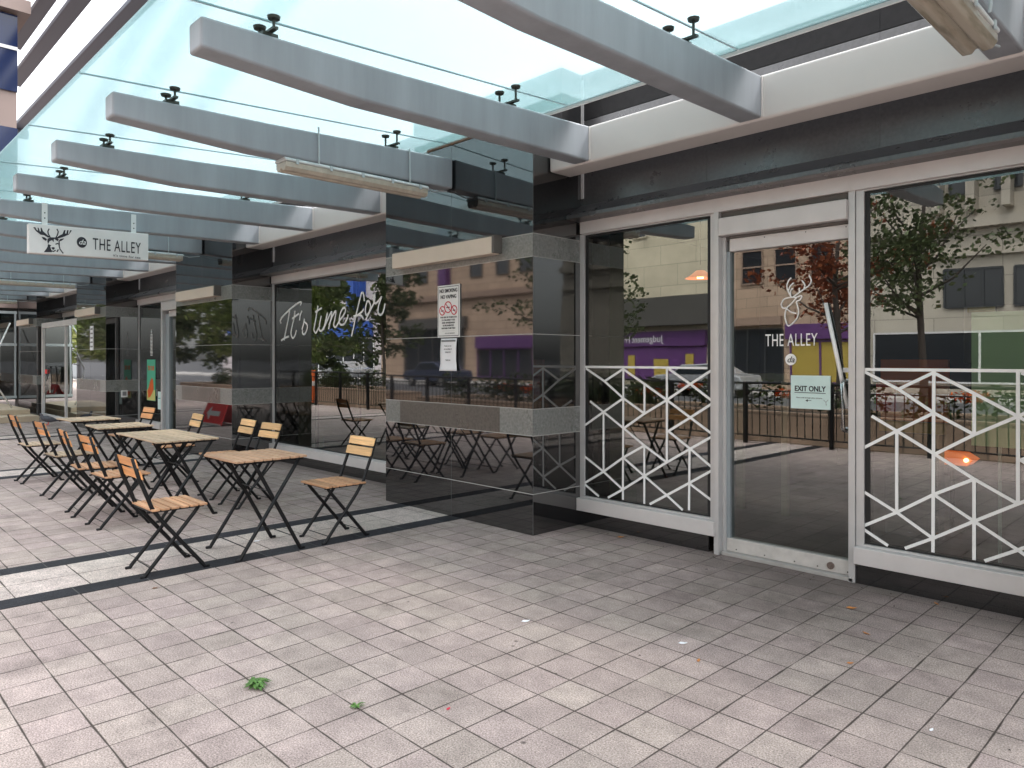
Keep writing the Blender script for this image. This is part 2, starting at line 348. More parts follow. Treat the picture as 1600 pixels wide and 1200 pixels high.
def canopy_glass():
    m = bpy.data.materials.new('canopy_glass'); m.use_nodes = True; t = m.node_tree; t.nodes.clear()
    o = N(t, 'ShaderNodeOutputMaterial'); tl = N(t, 'ShaderNodeBsdfTranslucent'); tl.inputs[0].default_value = (.6, .7, .7, 1)
    tr = N(t, 'ShaderNodeBsdfTransparent'); tr.inputs[0].default_value = (.715, .768, .788, 1)
    mx = N(t, 'ShaderNodeMixShader'); mx.inputs[0].default_value = .80
    g = N(t, 'ShaderNodeNewGeometry'); nz = N(t, 'ShaderNodeTexNoise'); nz.inputs['Scale'].default_value = .8; nz.inputs['Detail'].default_value = 5; t.links.new(g.outputs['Position'], nz.inputs['Vector'])
    mr = N(t, 'ShaderNodeMapRange'); t.links.new(nz.outputs[0], mr.inputs[0]); mr.inputs[1].default_value = .35; mr.inputs[2].default_value = .65; mr.inputs[3].default_value = .50; mr.inputs[4].default_value = .62
    cc = N(t, 'ShaderNodeCombineColor'); t.links.new(math_(t, 'MULTIPLY', mr.outputs[0], .62), cc.inputs[0]); t.links.new(mr.outputs[0], cc.inputs[1]); t.links.new(mr.outputs[0], cc.inputs[2]); t.links.new(cc.outputs[0], tl.inputs[0])
    rf = N(t, 'ShaderNodeBsdfRefraction'); rf.inputs['Roughness'].default_value = .16; rf.inputs['IOR'].default_value = 1.1; rf.inputs[0].default_value = (.715, .768, .788, 1)
    m3 = N(t, 'ShaderNodeMixShader'); m3.inputs[0].default_value = .4; t.links.new(tr.outputs[0], m3.inputs[1]); t.links.new(rf.outputs[0], m3.inputs[2])
    t.links.new(tl.outputs[0], mx.inputs[1]); t.links.new(m3.outputs[0], mx.inputs[2])
    gl = N(t, 'ShaderNodeBsdfGlossy'); gl.inputs['Roughness'].default_value = .08
    fr = N(t, 'ShaderNodeFresnel'); fr.inputs[0].default_value = 1.45
    m2 = N(t, 'ShaderNodeMixShader'); t.links.new(math_(t, 'MULTIPLY', fr.outputs[0], .12), m2.inputs[0]); t.links.new(mx.outputs[0], m2.inputs[1]); t.links.new(gl.outputs[0], m2.inputs[2])
    t.links.new(m2.outputs[0], o.inputs[0]); M['canopy_glass'] = m
canopy_glass()
def lamp_cover():
    m = bpy.data.materials.new('lamp_cover'); m.use_nodes = True; t = m.node_tree; b = t.nodes['Principled BSDF']
    g = N(t, 'ShaderNodeNewGeometry'); nz = N(t, 'ShaderNodeTexNoise'); nz.inputs['Scale'].default_value = 1.0; nz.inputs['Detail'].default_value = 8; mpp = N(t, 'ShaderNodeMapping'); mpp.inputs['Scale'].default_value = (26, 3.0, 26); t.links.new(g.outputs['Position'], mpp.inputs[0]); t.links.new(mpp.outputs[0], nz.inputs['Vector'])
    cr = N(t, 'ShaderNodeValToRGB'); cr.color_ramp.elements[0].position = .36; cr.color_ramp.elements[0].color = (.42, .385, .29, 1); cr.color_ramp.elements[1].position = .56; cr.color_ramp.elements[1].color = (.72, .67, .55, 1)
    t.links.new(nz.outputs[0], cr.inputs[0]); t.links.new(cr.outputs[0], b.inputs['Base Color']); b.inputs['Roughness'].default_value = .18; b.inputs['Transmission Weight'].default_value = .45
    M['lamp_cover'] = m
lamp_cover()
mat('lamp_cover_clean', (.52, .47, .39), .25, noise=.15, nscale=14)
mat('lamp_tube', (.8, .7, .52), .4)
mat('tan_stone', (.40, .285, .205), .8, noise=.10, nscale=1.2)
def blocks(name, w_, h_):
    m = M[name]; t = m.node_tree; b = t.nodes['Principled BSDF']; src = b.inputs['Base Color'].links[0].from_socket
    g = N(t, 'ShaderNodeNewGeometry'); sp = N(t, 'ShaderNodeSeparateXYZ'); cb = N(t, 'ShaderNodeCombineXYZ'); t.links.new(g.outputs['Position'], sp.inputs[0])
    t.links.new(sp.outputs[0], cb.inputs[0]); t.links.new(sp.outputs[2], cb.inputs[1])
    br = N(t, 'ShaderNodeTexBrick'); br.inputs['Scale'].default_value = 1; br.inputs['Brick Width'].default_value = w_; br.inputs['Row Height'].default_value = h_; br.inputs['Mortar Size'].default_value = .018
    br.inputs['Color1'].default_value = (1, 1, 1, 1); br.inputs['Color2'].default_value = (.84, .84, .84, 1); br.inputs['Mortar'].default_value = (.5, .5, .5, 1)
    t.links.new(cb.outputs[0], br.inputs['Vector']); mx = N(t, 'ShaderNodeMix', data_type='RGBA', blend_type='MULTIPLY'); mx.inputs[0].default_value = 1
    t.links.new(src, mx.inputs[6]); t.links.new(br.outputs[0], mx.inputs[7]); t.links.new(mx.outputs[2], b.inputs['Base Color'])
blocks('tan_stone', 1.1, .5)
mat('tan_dark', (.24, .165, .125), .8, noise=.1, nscale=1)
mat('cream_stone', (.55, .49, .36), .85, noise=.14, nscale=.7)
mat('mauve_stone', (.50, .45, .46), .8, noise=.08, nscale=.6)
blocks('cream_stone', 2.2, 1.1); blocks('mauve_stone', 3.0, 1.2)
mat('beige_concrete', (.40, .36, .30), .85, noise=.08, nscale=.5)
blocks('beige_concrete', 2.4, 1.6)
mat('win_dark', (.02, .022, .026), .12, spec=.6)
mat('purple', (.085, .028, .12), .5, noise=.1, nscale=2)
mat('yellow', (.33, .24, .045), .5)
mat('blue', (.02, .07, .32), .5)
mat('teal', (.12, .42, .38), .6)
mat('orange', (.75, .13, .02), .5)
mat('shop_red', (.90, .03, .03), .5)
mat('white_paint', (.8, .8, .78), .5)
mat('dark_stone', (.06, .055, .05), .5)
mat('interior_floor', (.13, .115, .10), .5, noise=.2, nscale=2)
mat('interior_wall', (.075, .085, .07), .8, noise=.1, nscale=1)
mat('interior_green', (.17, .20, .135), .8, noise=.06, nscale=1.2)
mat('interior_light', (.40, .36, .28), .7)
mat('poster_green', (.10, .50, .33), .5); mat('poster_yellow', (.65, .62, .22), .5)
mat('board_green', (.66, .88, .56), .45, noise=.06, nscale=2)
mat('lamp_orange', (.8, .25, .04), .4, emis=(1, .16, .02), estr=.35)
mat('bulb', (1, .8, .5), .4, emis=(1, .6, .25), estr=5)
mat('navy_glass', (.006, .015, .06), .1, ior=1.5)
mat('pink_panel', (.24, .18, .16), .6, noise=.05, nscale=.7)
mat('fin_metal', (.10, .115, .15), .55)
mat('brick_step', (.36, .20, .14), .85, noise=.25, nscale=6)
mat('step_top', (.55, .45, .33), .8, noise=.12, nscale=4)
mat('soil', (.05, .035, .025), .95, noise=.3, nscale=10)
mat('bark', (.055, .042, .035), .9, noise=.3, nscale=20)
def leafmat(name, a, b_):
    m = bpy.data.materials.new(name); m.use_nodes = True; t = m.node_tree; b = t.nodes['Principled BSDF']
    g = N(t, 'ShaderNodeNewGeometry'); cr = N(t, 'ShaderNodeValToRGB'); cr.color_ramp.elements[0].color = (*a, 1); cr.color_ramp.elements[1].color = (*b_, 1)
    t.links.new(g.outputs['Random Per Island'], cr.inputs[0]); t.links.new(cr.outputs[0], b.inputs['Base Color']); b.inputs['Roughness'].default_value = .6
    M[name] = m
leafmat('leaf_green', (.05, .075, .03), (.16, .20, .09)); leafmat('leaf_red', (.14, .03, .015), (.42, .13, .05)); leafmat('leaf_weed', (.04, .11, .015), (.12, .25, .05))
leafmat('flower_orange', (.7, .06, .01), (.85, .22, .02)); leafmat('leaf_dry', (.45, .16, .05), (.6, .28, .06)); leafmat('leaf_lush', (.10, .15, .04), (.30, .36, .12))
mat('pigeon_grey', (.12, .12, .14), .6, noise=.3, nscale=40); mat('beak', (.05, .04, .04), .5)
mat('car_paint_silver', (.45, .46, .48), .25, metal=.5); mat('car_paint_dark', (.05, .06, .10), .2, metal=.3); mat('tyre', (.015, .015, .015), .8); mat('car_glass', (.02, .025, .03), .05); mat('tail_red', (.4, .01, .01), .3)
D = json.loads('''{"lattice":[[[-4.14,1.37],[-3.939,1.264],[-3.739,1.126],[-3.526,1.01]],[[-3.939,1.264],[-3.744,1.369]],[[-3.739,1.374],[-3.744,0.285]],[[-3.739,1.369],[-3.526,1.251],[-3.311,1.129]],[[-3.526,1.251],[-3.526,1.01]],[[-3.311,1.378],[-3.311,0.635]],[[-3.311,1.129],[-3.526,1.01],[-3.728,0.88]],[[-3.311,1.129],[-3.098,1.261],[-2.893,1.381]],[[-3.289,1.373],[-3.098,1.261],[-2.893,1.128]],[[-2.893,1.128],[-3.098,1.002],[-3.297,0.883]],[[-3.311,1.129],[-3.098,1.002],[-2.893,0.879]],[[-3.297,0.883],[-3.098,0.761],[-2.92,0.644]],[[-2.893,0.879],[-3.098,0.761],[-3.311,0.635],[-3.526,0.503],[-3.744,0.365],[-3.896,0.278]],[[-4.093,1.085],[-3.948,1.002],[-3.739,0.879],[-3.526,0.75],[-3.311,0.635]],[[-3.739,1.126],[-3.948,1.002],[-4.147,0.88]],[[-3.948,1.002],[-3.948,0.492]],[[-3.526,0.75],[-3.739,0.632],[-3.948,0.492],[-4.147,0.376]],[[-4.147,0.596],[-3.948,0.492],[-3.744,0.365]],[[-4.147,0.353],[-4.004,0.277]],[[-3.526,0.75],[-3.526,0.282]],[[-3.739,0.632],[-3.526,0.503],[-3.311,0.375],[-3.169,0.282]],[[-3.103,0.761],[-3.108,0.291]],[[-2.907,0.616],[-3.108,0.495],[-3.311,0.375],[-3.468,0.284]],[[-3.108,0.495],[-2.9,0.382]]],"deer":[[[-2.387,1.854],[-2.367,1.878],[-2.32,1.886],[-2.28,1.884],[-2.252,1.893],[-2.244,1.885],[-2.257,1.864],[-2.28,1.854],[-2.275,1.826],[-2.267,1.797],[-2.269,1.764],[-2.286,1.726],[-2.338,1.686],[-2.359,1.728],[-2.364,1.768],[-2.35,1.813],[-2.32,1.839],[-2.283,1.879]],[[-2.387,1.854],[-2.391,1.837],[-2.379,1.814],[-2.35,1.813]],[[-2.32,1.89],[-2.338,1.924],[-2.35,1.965],[-2.338,2.003],[-2.32,2.021]],[[-2.338,1.936],[-2.326,1.963],[-2.303,1.984]],[[-2.324,1.901],[-2.323,1.931],[-2.309,1.945]],[[-2.303,1.889],[-2.269,1.909],[-2.224,1.939],[-2.192,1.959],[-2.177,1.991],[-2.19,2.028]],[[-2.226,1.942],[-2.221,1.966],[-2.24,1.996]],[[-2.26,1.916],[-2.26,1.945]],[[-2.35,1.807],[-2.32,1.783],[-2.283,1.772]]],"script":[[[-9.798,1.973],[-9.813,2.005],[-9.737,2.063],[-9.588,2.128],[-9.421,2.19],[-9.257,2.236],[-9.201,2.228],[-9.227,2.199]],[[-9.535,2.135],[-9.567,2.036],[-9.609,1.936],[-9.673,1.796],[-9.699,1.73]],[[-9.781,1.722],[-9.673,1.755],[-9.567,1.773]],[[-9.379,2.118],[-9.41,2.019],[-9.472,1.891],[-9.493,1.812],[-9.452,1.751],[-9.39,1.774],[-9.338,1.848]],[[-9.452,2.021],[-9.277,2.078]],[[-9.187,2.109],[-9.227,2.061],[-9.247,1.993]],[[-9.117,1.998],[-9.127,1.959],[-9.177,1.863]],[[-9.117,1.964],[-9.038,1.917],[-9.048,1.849],[-9.117,1.792],[-9.167,1.813],[-9.161,1.843]],[[-8.751,2.155],[-8.789,2.042],[-8.836,1.91],[-8.855,1.844],[-8.808,1.804],[-8.751,1.85],[-8.704,1.896]],[[-8.817,2.082],[-8.658,2.126]],[[-8.667,2.018],[-8.704,1.925],[-8.717,1.849],[-8.658,1.828],[-8.584,1.892],[-8.511,2.049],[-8.548,1.938],[-8.603,1.846]],[[-8.566,1.892],[-8.457,2.019],[-8.4,2.062],[-8.413,1.989],[-8.475,1.851]],[[-8.466,1.898],[-8.368,2.024],[-8.301,2.067],[-8.315,1.985],[-8.35,1.894],[-8.306,1.865],[-8.245,1.909],[-8.211,1.944],[-8.108,2.013],[-8.065,2.074],[-8.108,2.103],[-8.176,2.052],[-8.214,1.962],[-8.193,1.898],[-8.108,1.895],[-8.023,1.964],[-8.006,2.008]],[[-7.638,2.167],[-7.656,2.247],[-7.696,2.263],[-7.728,2.207],[-7.776,2.104],[-7.825,1.991],[-7.874,1.86],[-7.923,1.745]],[[-7.874,1.985],[-7.776,1.998],[-7.68,2.038],[-7.656,2.063]],[[-7.776,1.998],[-7.704,1.986],[-7.661,1.949]],[[-7.577,2.15],[-7.613,2.061],[-7.593,1.99],[-7.538,2.014],[-7.499,2.09],[-7.538,2.153],[-7.577,2.15]],[[-7.593,1.947],[-7.492,2.055],[-7.423,2.137],[-7.407,2.214],[-7.427,2.219],[-7.433,2.155],[-7.392,2.119],[-7.324,2.149],[-7.272,2.184],[-7.324,2.098],[-7.339,2.013],[-7.294,1.977],[-7.235,2.008],[-7.198,2.099]]],"sgpoly":[[[1.862,2.91],[1.889,2.87],[1.932,2.836],[1.965,2.834],[2.003,2.812],[2.028,2.817],[1.994,2.843],[1.955,2.878],[1.941,2.915],[1.932,2.914],[1.934,2.875],[1.927,2.869],[1.912,2.911],[1.903,2.91],[1.908,2.877],[1.893,2.887],[1.881,2.913]],[[2.238,2.921],[2.22,2.921],[2.21,2.88],[2.2,2.879],[2.205,2.919],[2.19,2.918],[2.182,2.877],[2.17,2.879],[2.175,2.918],[2.16,2.914],[2.145,2.869],[2.111,2.846],[2.081,2.817],[2.096,2.81],[2.16,2.84],[2.21,2.872]],[[1.941,2.815],[1.97,2.81],[1.994,2.793],[1.984,2.772],[1.955,2.789]],[[2.16,2.823],[2.12,2.808],[2.106,2.783],[2.13,2.788],[2.15,2.805]],[[1.999,2.799],[2.023,2.817],[2.081,2.823],[2.111,2.801],[2.096,2.782],[2.062,2.806],[2.057,2.767],[2.042,2.787],[2.018,2.773],[2.003,2.738],[1.996,2.771]],[[2.002,2.738],[2.023,2.718],[2.032,2.691],[2.042,2.653],[1.962,2.645],[1.984,2.68],[1.999,2.71]],[[2.034,2.703],[2.052,2.712],[2.071,2.706],[2.062,2.683],[2.047,2.681]]],"sgstroke":[[[2.013,2.909],[2.002,2.883],[2.005,2.856],[2.023,2.821]],[[2.091,2.917],[2.103,2.89],[2.096,2.855],[2.081,2.821]],[[2.079,2.747],[2.096,2.757],[2.113,2.745]],[[2.009,2.733],[2.028,2.724]],[[2.111,2.733],[2.12,2.695],[2.15,2.653]],[[2.091,2.664],[2.103,2.687]],[[2.034,2.669],[2.057,2.663],[2.075,2.677]],[[2.111,2.784],[2.113,2.733]]]}''')

# ================================================================ SETTING
YF, YC = 4.94, 4.33            # glass line, column face
PER, WC, X0 = 5.8335, 2.105, -4.2
def S(mb, name, m, **k): return tag(mb.build(name, m, None, **k), kind='structure')
mb = MB(); mb.box(-90, 60, -5.6, 16, -.3, 0); S(mb, 'pavement', M['pavers'])
mb = MB(); mb.box(-90, 60, -19.6, -5.75, -.36, -.13); S(mb, 'road', M['asphalt'])
mb = MB(); mb.box(-90, 60, -5.749, -5.601, -.3, .002); S(mb, 'kerb', M['kerb_concrete'], bevel=.01)
mb = MB(); mb.box(-90, 60, -23.9, -19.6, -.3, 0); S(mb, 'far_pavement', M['kerb_concrete'])
mb = MB(); mb.quad((-600, -600, -.5), (600, -600, -.5), (600, 600, -.5), (-600, 600, -.5)); S(mb, 'ground', M['asphalt'])
mb = MB()
for i in range(24): mb.box(-80 + i * 6, -77 + i * 6, -12.8, -12.68, -.128, -.1265)
S(mb, 'road_markings', M['road_paint'])
for bx, (a, b, c, d) in enumerate([(-5.11, -5.29, -5.90, -6.08), (-10.68, -10.88, -11.40, -11.52), (-15.85, -16.05, -16.58, -16.72), (-21.1, -21.3, -21.8, -22.0), (.72, .54, -.07, -.25)]):
    y1 = YF
    mb = MB(); mb.box(b, a, -5.5, y1, -.01, .004); mb.box(d, c, -5.5, y1, -.01, .004); S(mb, 'paving_stripe', M['pavers_dark'])
    mb = MB(); mb.box(c + .0005, b - .0005, -5.5, y1, -.01, .003); S(mb, 'paving_band', M['pavers_light'])

# ================================================================ SHOP BUILDING
B = empty('shop_building', (-8, YF, 0), 'black granite shop front with glass bays and square pillars behind the tables', 'building')
def pillar(i):
    xr = X0 - PER * i; xl = xr - WC; g = MB()
    zs = [0, .34, .82, 1.04, 1.66, 2.30, 2.49, 3.43]
    for a, b in zip(zs[:-1], zs[1:]):
        g.mat(1 if (a, b) in ((.82, 1.04), (2.30, 2.49)) else 0)
        g.box(xl, xr, YC, YF + .4, a + .0015, b - .0015)
    g.mat(0); g.box(xl + .004, xr - .004, YC + .004, YF + .39, 0, 3.42)
    o = g.build('pillar', [M['granite_black'], M['granite_grey']], B)
    s = MB()
    for z in (.34, .82, 1.04, 1.66, 2.30, 2.49):
        s.box(xl - .0006, xr + .0006, YC - .0006, YF, z - .003, z + .003)
    xm = (xl + xr) / 2
    s.build('light_joint', M['seam'], o)
    s = MB()
    for a, b in ((.0, .34), (.34, .82), (1.04, 2.30), (2.49, 3.42)): s.box(xm - .0015, xm + .0015, YC - .0005, YC + .01, a, b)
    s.box(xr - .002, xr + .0005, YC - .0007, YC + .002, 0, 3.42)
    s.build('fine_joint', M['seam_dim'], o)
    # darker middle slab of the lower band
    s = MB(); s.box(xl + .25, xr - .40, YC - .002, YC + .01, .823, 1.037); s.build('band_slab', M['granite_slab'], o)
    # cream light box on the upper band
    s = MB(); s.box(xl + .25, xr - .40, YC - .10, YC - .004, 2.352, 2.498); lb = s.build('light_box', M['cream_panel'], o, bevel=.004)
    s = MB(); s.box(xl + .26, xr - .37, YC - .095, YC - .001, 2.36, 2.508); s.build('light_box_back', M['panel_side'], lb)
    return o
pillars = [pillar(i) for i in range(-1, 4)]
# bays: (x_left, x_right)
bays = [(X0 - PER * (i - 1) - WC, X0 - PER * i) for i in range(0, 5)]   # bay 0 = front right of photo (between pillar -1 and 0)
bays = [(b, a) for a, b in bays]
def lintel(xl, xr):
    g = MB()
    # upper wall slabs
    for z0, z1 in ((2.80, 3.20), (3.203, 3.537), (3.543, 3.95)):
        n = max(1, round((xr - xl) / 1.1))
        for k in range(n):
            a = xl + (xr - xl) * k / n; b = xl + (xr - xl) * (k + 1) / n
            g.mat(1 if z0 > 3.3 else 0)
            g.box(a + .001, b - .001, YF, YF + .3, z0, z1)
    g.build('wall_slabs', [M['granite_fascia'], M['granite_matt']], B)
    g = MB(); g.prism([(YF - .001, 2.80), (YF - .20, 2.685), (YF - .20, 2.655), (YF - .12, 2.655), (YF + .2, 2.62), (YF + .2, 2.80)], 'x', xl + .002, xr - .06)
    g.build('drip_ledge', M['granite_fascia'], B)
for xl, xr in bays: lintel(xl, xr)
g = MB(); g.box(-30, 8, YF + .05, 16, 3.70, 3.90); g.box(-24, 1.7, YF + .41, YF + .6, 0, 3.7); 
gg = MB(); gg.box(-30, 8, YF + .301, 16, 3.55, 3.90); gg.build('roof_slab', M['dark_stone'], B)
gg = MB(); gg.box(-24.3, -23.81, 4.34, 16, 0, 3.54); gg.build('end_wall', M['dark_stone'], B)
for i in range(-1, 4):
    xr = X0 - PER * i; xl = xr - WC
    g = MB(); g.box(xl, xr, YC + .35, YF + .3, 3.431, 3.95); g.build('pier_top', M['granite_matt'], B)
    g = MB(); g.box(xl + .7, xr - .7, YC - .01, YC + .06, 3.432, 3.47); g.build('timber_packing', M['brown_wood'], B)
# silver verticals where facade meets the pillars
for xl, xr in bays:
    g = MB(); g.box(xl + .003, xl + .03, YF - .01, YF + .02, 2.86, 3.9); g.build('silver_bead', M['aluminium'], B)
    g = MB(); g.box(xl + .02, xr - .001, YF - .045, YF + .06, 2.545, 2.65); g.build('head_rail', M['alu_pink'], B, bevel=.003)
def window(xl, xr, sill=True, mull=()):
    """glazed opening: frame (part) > glass (sub-part)"""
    g = MB(); 
    g.add([(x, y, z) for y in (YF - .02, YF + .05) for x, z in ((xl, .244), (xr, .244), (xr, 2.544), (xl, 2.544), (xl + .05, .26), (xr - .045, .26), (xr - .045, 2.535), (xl + .05, 2.535))],
          [(0, 1, 5, 4), (1, 2, 6, 5), (2, 3, 7, 6), (3, 0, 4, 7), (8, 12, 13, 9), (9, 13, 14, 10), (10, 14, 15, 11), (11, 15, 12, 8), (0, 8, 9, 1), (1, 9, 10, 2), (2, 10, 11, 3), (3, 11, 8, 0), (4, 5, 13, 12), (5, 6, 14, 13), (6, 7, 15, 14), (7, 4, 12, 15)])
    fr = g.build('window_frame', M['aluminium'], B, bevel=.002)
    g = MB(); X1, X2, X3, X4 = xl + .0505, xr - .0455, xl + .082, xr - .078
    g.add([(x, y, z) for y in (YF - .004, YF + .049) for x, z in ((X1, .262), (X2, .262), (X2, 2.533), (X1, 2.533), (X3, .272), (X4, .272), (X4, 2.515), (X3, 2.515))],
          [(0, 1, 5, 4), (1, 2, 6, 5), (2, 3, 7, 6), (3, 0, 4, 7), (8, 12, 13, 9), (9, 13, 14, 10), (10, 14, 15, 11), (11, 15, 12, 8), (0, 8, 9, 1), (1, 9, 10, 2), (2, 10, 11, 3), (3, 11, 8, 0), (4, 5, 13, 12), (5, 6, 14, 13), (6, 7, 15, 14), (7, 4, 12, 15)])
    g.build('gasket', M['gasket'], fr); g = MB()
    for m_ in mull: g.box(m_ - .012, m_ + .012, YF + .006, YF + .045, .275, 2.51)
    if mull: g.build('mullion', M['frame_dark'], fr)
    g = MB(); g.quad((xl + .05, YF, .245), (xr - .045, YF, .245), (xr - .045, YF, 2.545), (xl + .05, YF, 2.545))
    g.build('glass', M['shop_glass'], fr)
    g = MB(); g.box(xl - .03 if sill == 2 else xl + .001, xr + .01, YF - .07, YF + .06, .135, .243); g.build('sill_rail', M['alu_pink'], fr, bevel=.003)
    g = MB(); g.box(xl + .001, xr - .06, YF - .02, YF + .1, 0, .135); g.build('base_slab', M['granite_black'], fr)
    return fr
def ribbons(lines, wd, name, m, parent, y, dx=0, t=.0015):
    g = MB()
    for l in lines:
        g.ribbon([(a + dx, b) for a, b in l], wd, t)
    g.v = [(v[0], v[1] + y, v[2]) for v in g.v]
    return g.build(name, m, parent)
def strokes(lines, wd, name, m, parent, y, t=.0015):
    """smoothed handwriting"""
    out = []
    for l in lines:
        P_ = [Vector(q) for q in l]; q2 = []
        for i in range(len(P_) - 1):
            p0 = P_[max(i - 1, 0)]; p1 = P_[i]; p2 = P_[i + 1]; p3 = P_[min(i + 2, len(P_) - 1)]
            for k in range(5):
                u = k / 5; q2.append(.5 * ((2 * p1) + (p2 - p0) * u + (2 * p0 - 5 * p1 + 4 * p2 - p3) * u * u + (3 * p1 - p0 - 3 * p2 + p3) * u ** 3))
        q2.append(P_[-1]); out.append([(a.x, a.y) for a in q2])
    g = MB()
    for l in out:
        g.ribbon(l, wd, t)
    g.v = [(v[0], v[1] + y, v[2]) for v in g.v]
    return g.build(name, m, parent)
# bay 0: window, door, window
W1 = window(-4.2, -2.87)
D['lattice'] = [[(-4.145, 1.386), (-2.955, 1.386)]] + D['lattice']
ribbons(D['lattice'], .019, 'lattice_film', M['vinyl_white'], W1, YF - .004)
W2 = window(-1.855, -.475)
L2 = [l for l in D['lattice']]
ribbons(L2, .019, 'lattice_film', M['vinyl_white'], W2, YF - .004, dx=2.335)
# door
g = MB(); g.box(-2.869, -2.83, YF - .05, YF + .10, 0, 2.545); g.box(-2.829, -2.80, YF + .0, YF + .12, 0, 2.36); g.box(-1.90, -1.858, YF - .03, YF + .10, 0, 2.545)
dr = g.build('door', M['aluminium'], B, bevel=.002)
g = MB(); g.box(-2.828, -2.775, YF + .02, YF + .1, 0.02, 2.25); g.build('jamb_lining', M['alu_side'], dr)
g = MB(); g.box(-2.829, -1.901, YF - .06, YF + .1, 2.365, 2.495); g.build('shutter_box', M['alu_pink'], dr, bevel=.006)
g = MB(); g.box(-2.829, -1.901, YF - .01, YF + .1, 2.497, 2.543); g.box(-2.77, -1.902, YF + .0, YF + .1, 2.345, 2.364); g.build('shutter_slot', M['panel_side'], dr)
g = MB(); g.box(-2.775, -1.901, YF + .012, YF + .09, 2.25, 2.343); g.build('door_head', M['alu_pink'], dr, bevel=.003)
g = MB(); g.box(-2.80, -1.901, YF + .015, YF + .09, .03, .125); g.build('kick_rail', M['kickrail'], dr, bevel=.003)
g = MB(); g.box(-2.82, -1.87, YF - .03, YF + .15, 0.001, .028); g.build('threshold', M['kerb_concrete'], dr, bevel=.004)
g = MB(); g.quad((-2.775, YF + .05, .12), (-1.901, YF + .05, .12), (-1.901, YF + .05, 2.26), (-2.775, YF + .05, 2.26)); g.build('door_glass', M['shop_glass'], dr)
g = MB()
hy = YF - .03
g.tube([(-1.935, YF + .05, .985), (-1.935, hy + .01, .985), (-1.935, hy - .01, 1.0), (-1.935, hy - .01, 1.29), (-1.935, hy + .01, 1.305), (-1.935, YF + .05, 1.305)], .0115, 12)
for z in (.985, 1.305): g.tube([(-1.935, YF + .049, z), (-1.935, YF + .035, z)], .02, 14)
g.build('handle', M['handle_steel'], dr, smooth=True)
g = MB(); g.tube([(-2.072, YF + .03, 1.83), (-1.925, YF + .03, 1.13)], .014, 12); g.build('slanted_rod', M['vinyl_white'], dr, smooth=True)  # pale slanted rod set just in front of the door glass
g = MB(); g.disc((-2.03, .072), .024, t=.012, n=16); g.v = [(v[0], v[1] + YF + .003, v[2]) for v in g.v]; g.build('door_lock', M['brass_bolt'], dr)
g = MB()
for x in (-2.72, -2.5, -2.28, -2.12, -1.92): g.disc((x, .05), .0045, t=.004, n=8)
for x in (-2.79, -2.5, -2.2, -1.93): g.disc((x, 2.325), .004, t=.004, n=8)
g.v = [(v[0], v[1] + YF + .011, v[2]) for v in g.v]; g.build('screws', M['gasket'], dr)
strokes(D['deer'], .0085, 'deer_emblem', M['vinyl_white'], dr, YF + .046)
text('THE ALLEY', M['vinyl_white'], dr, 'lettering', (-2.51, YF + .047, 1.545), .088, width=.375, spacing=1.1)
g = MB(); g.disc((-2.322, 1.450), .040, t=.002); g.v = [(v[0], v[1] + YF + .045, v[2]) for v in g.v]; bd = g.build('round_badge', M['vinyl_white'], dr)
text('da', M['ink'], dr, 'badge_lettering', (-2.322, YF + .043, 1.430), .042, align='CENTER', shear=.3)
tp = MB().box(-1.965, -1.905, YF + .045, YF + .047, 1.365, 1.395); tp.build('door_sticker', M['paper'], dr)
# EXIT ONLY notice taped on the door glass
ex = empty('door_notice', (-2.18, YF + .04, 1.11), 'pale green paper notice reading EXIT ONLY taped on the glass door', 'notice')
MB().box(-2.32, -2.045, YF + .043, YF + .0455, 1.11, 1.34).build('sheet', M['paper_teal'], ex)
text('EXIT ONLY', M['ink'], ex, 'lettering', (-2.185, YF + .0415, 1.232), .036, width=.215, align='CENTER', bold=.02)
MB().box(-2.293, -2.077, YF + .041, YF + .043, 1.219, 1.223).build('underline', M['ink'], ex)
text('Please walk through other entrance', M['ink_grey'], ex, 'small_lettering', (-2.19, YF + .0415, 1.183), .008, width=.18, align='CENTER')
g = MB(); g.box(-2.205, -2.175, YF + .041, YF + .043, 1.166, 1.169); g.prism([(-2.215, 1.1675), (-2.20, 1.176), (-2.20, 1.159)], 'y', YF + .041, YF + .043); g.build('arrow', M['ink'], ex)
g = MB(); g.ribbon([(-2.09, 1.175), (-2.075, 1.16), (-2.06, 1.178)], .002); g.ribbon([(-2.075, 1.16), (-2.073, 1.14), (-2.068, 1.145)], .002); g.v = [(v[0], v[1] + YF + .041, v[2]) for v in g.v]; g.build('small_emblem', M['ink_grey'], ex)
# bay 1: "It's time for"
bl, br = bays[1]
W3 = window(bl, br, mull=(-8.83, -7.8))
strokes(D['script'], .026, 'script_lettering', M['vinyl_white'], W3, YF - .004)
# bay 2: window + door
bl, br = bays[2]
W4 = window(bl, -14.52)
g = MB(); g.box(-14.519, -14.44, YF - .04, YF + .1, 0, 2.545); g.box(-12.75, -12.68, YF - .04, YF + .1, 0, 2.545); g.box(-14.44, -12.75, YF - .035, YF + .1, 2.521, 2.543)
d2 = g.build('door', M['aluminium'], B, bevel=.002)
g = MB(); g.box(-14.439, -14.25, YF + .02, YF + .1, 0, 2.3); g.build('jamb_lining', M['alu_side'], d2)
g = MB(); g.box(-14.438, -12.751, YF - .06, YF + .1, 2.365, 2.52); g.build('shutter_box', M['alu_pink'], d2, bevel=.005)
g = MB(); g.box(-14.249, -12.751, YF + .012, YF + .09, 2.25, 2.35); g.build('door_head', M['alu_pink'], d2)
g = MB(); g.box(-14.249, -12.751, YF + .012, YF + .09, .02, .12); g.build('kick_rail', M['kickrail'], d2)
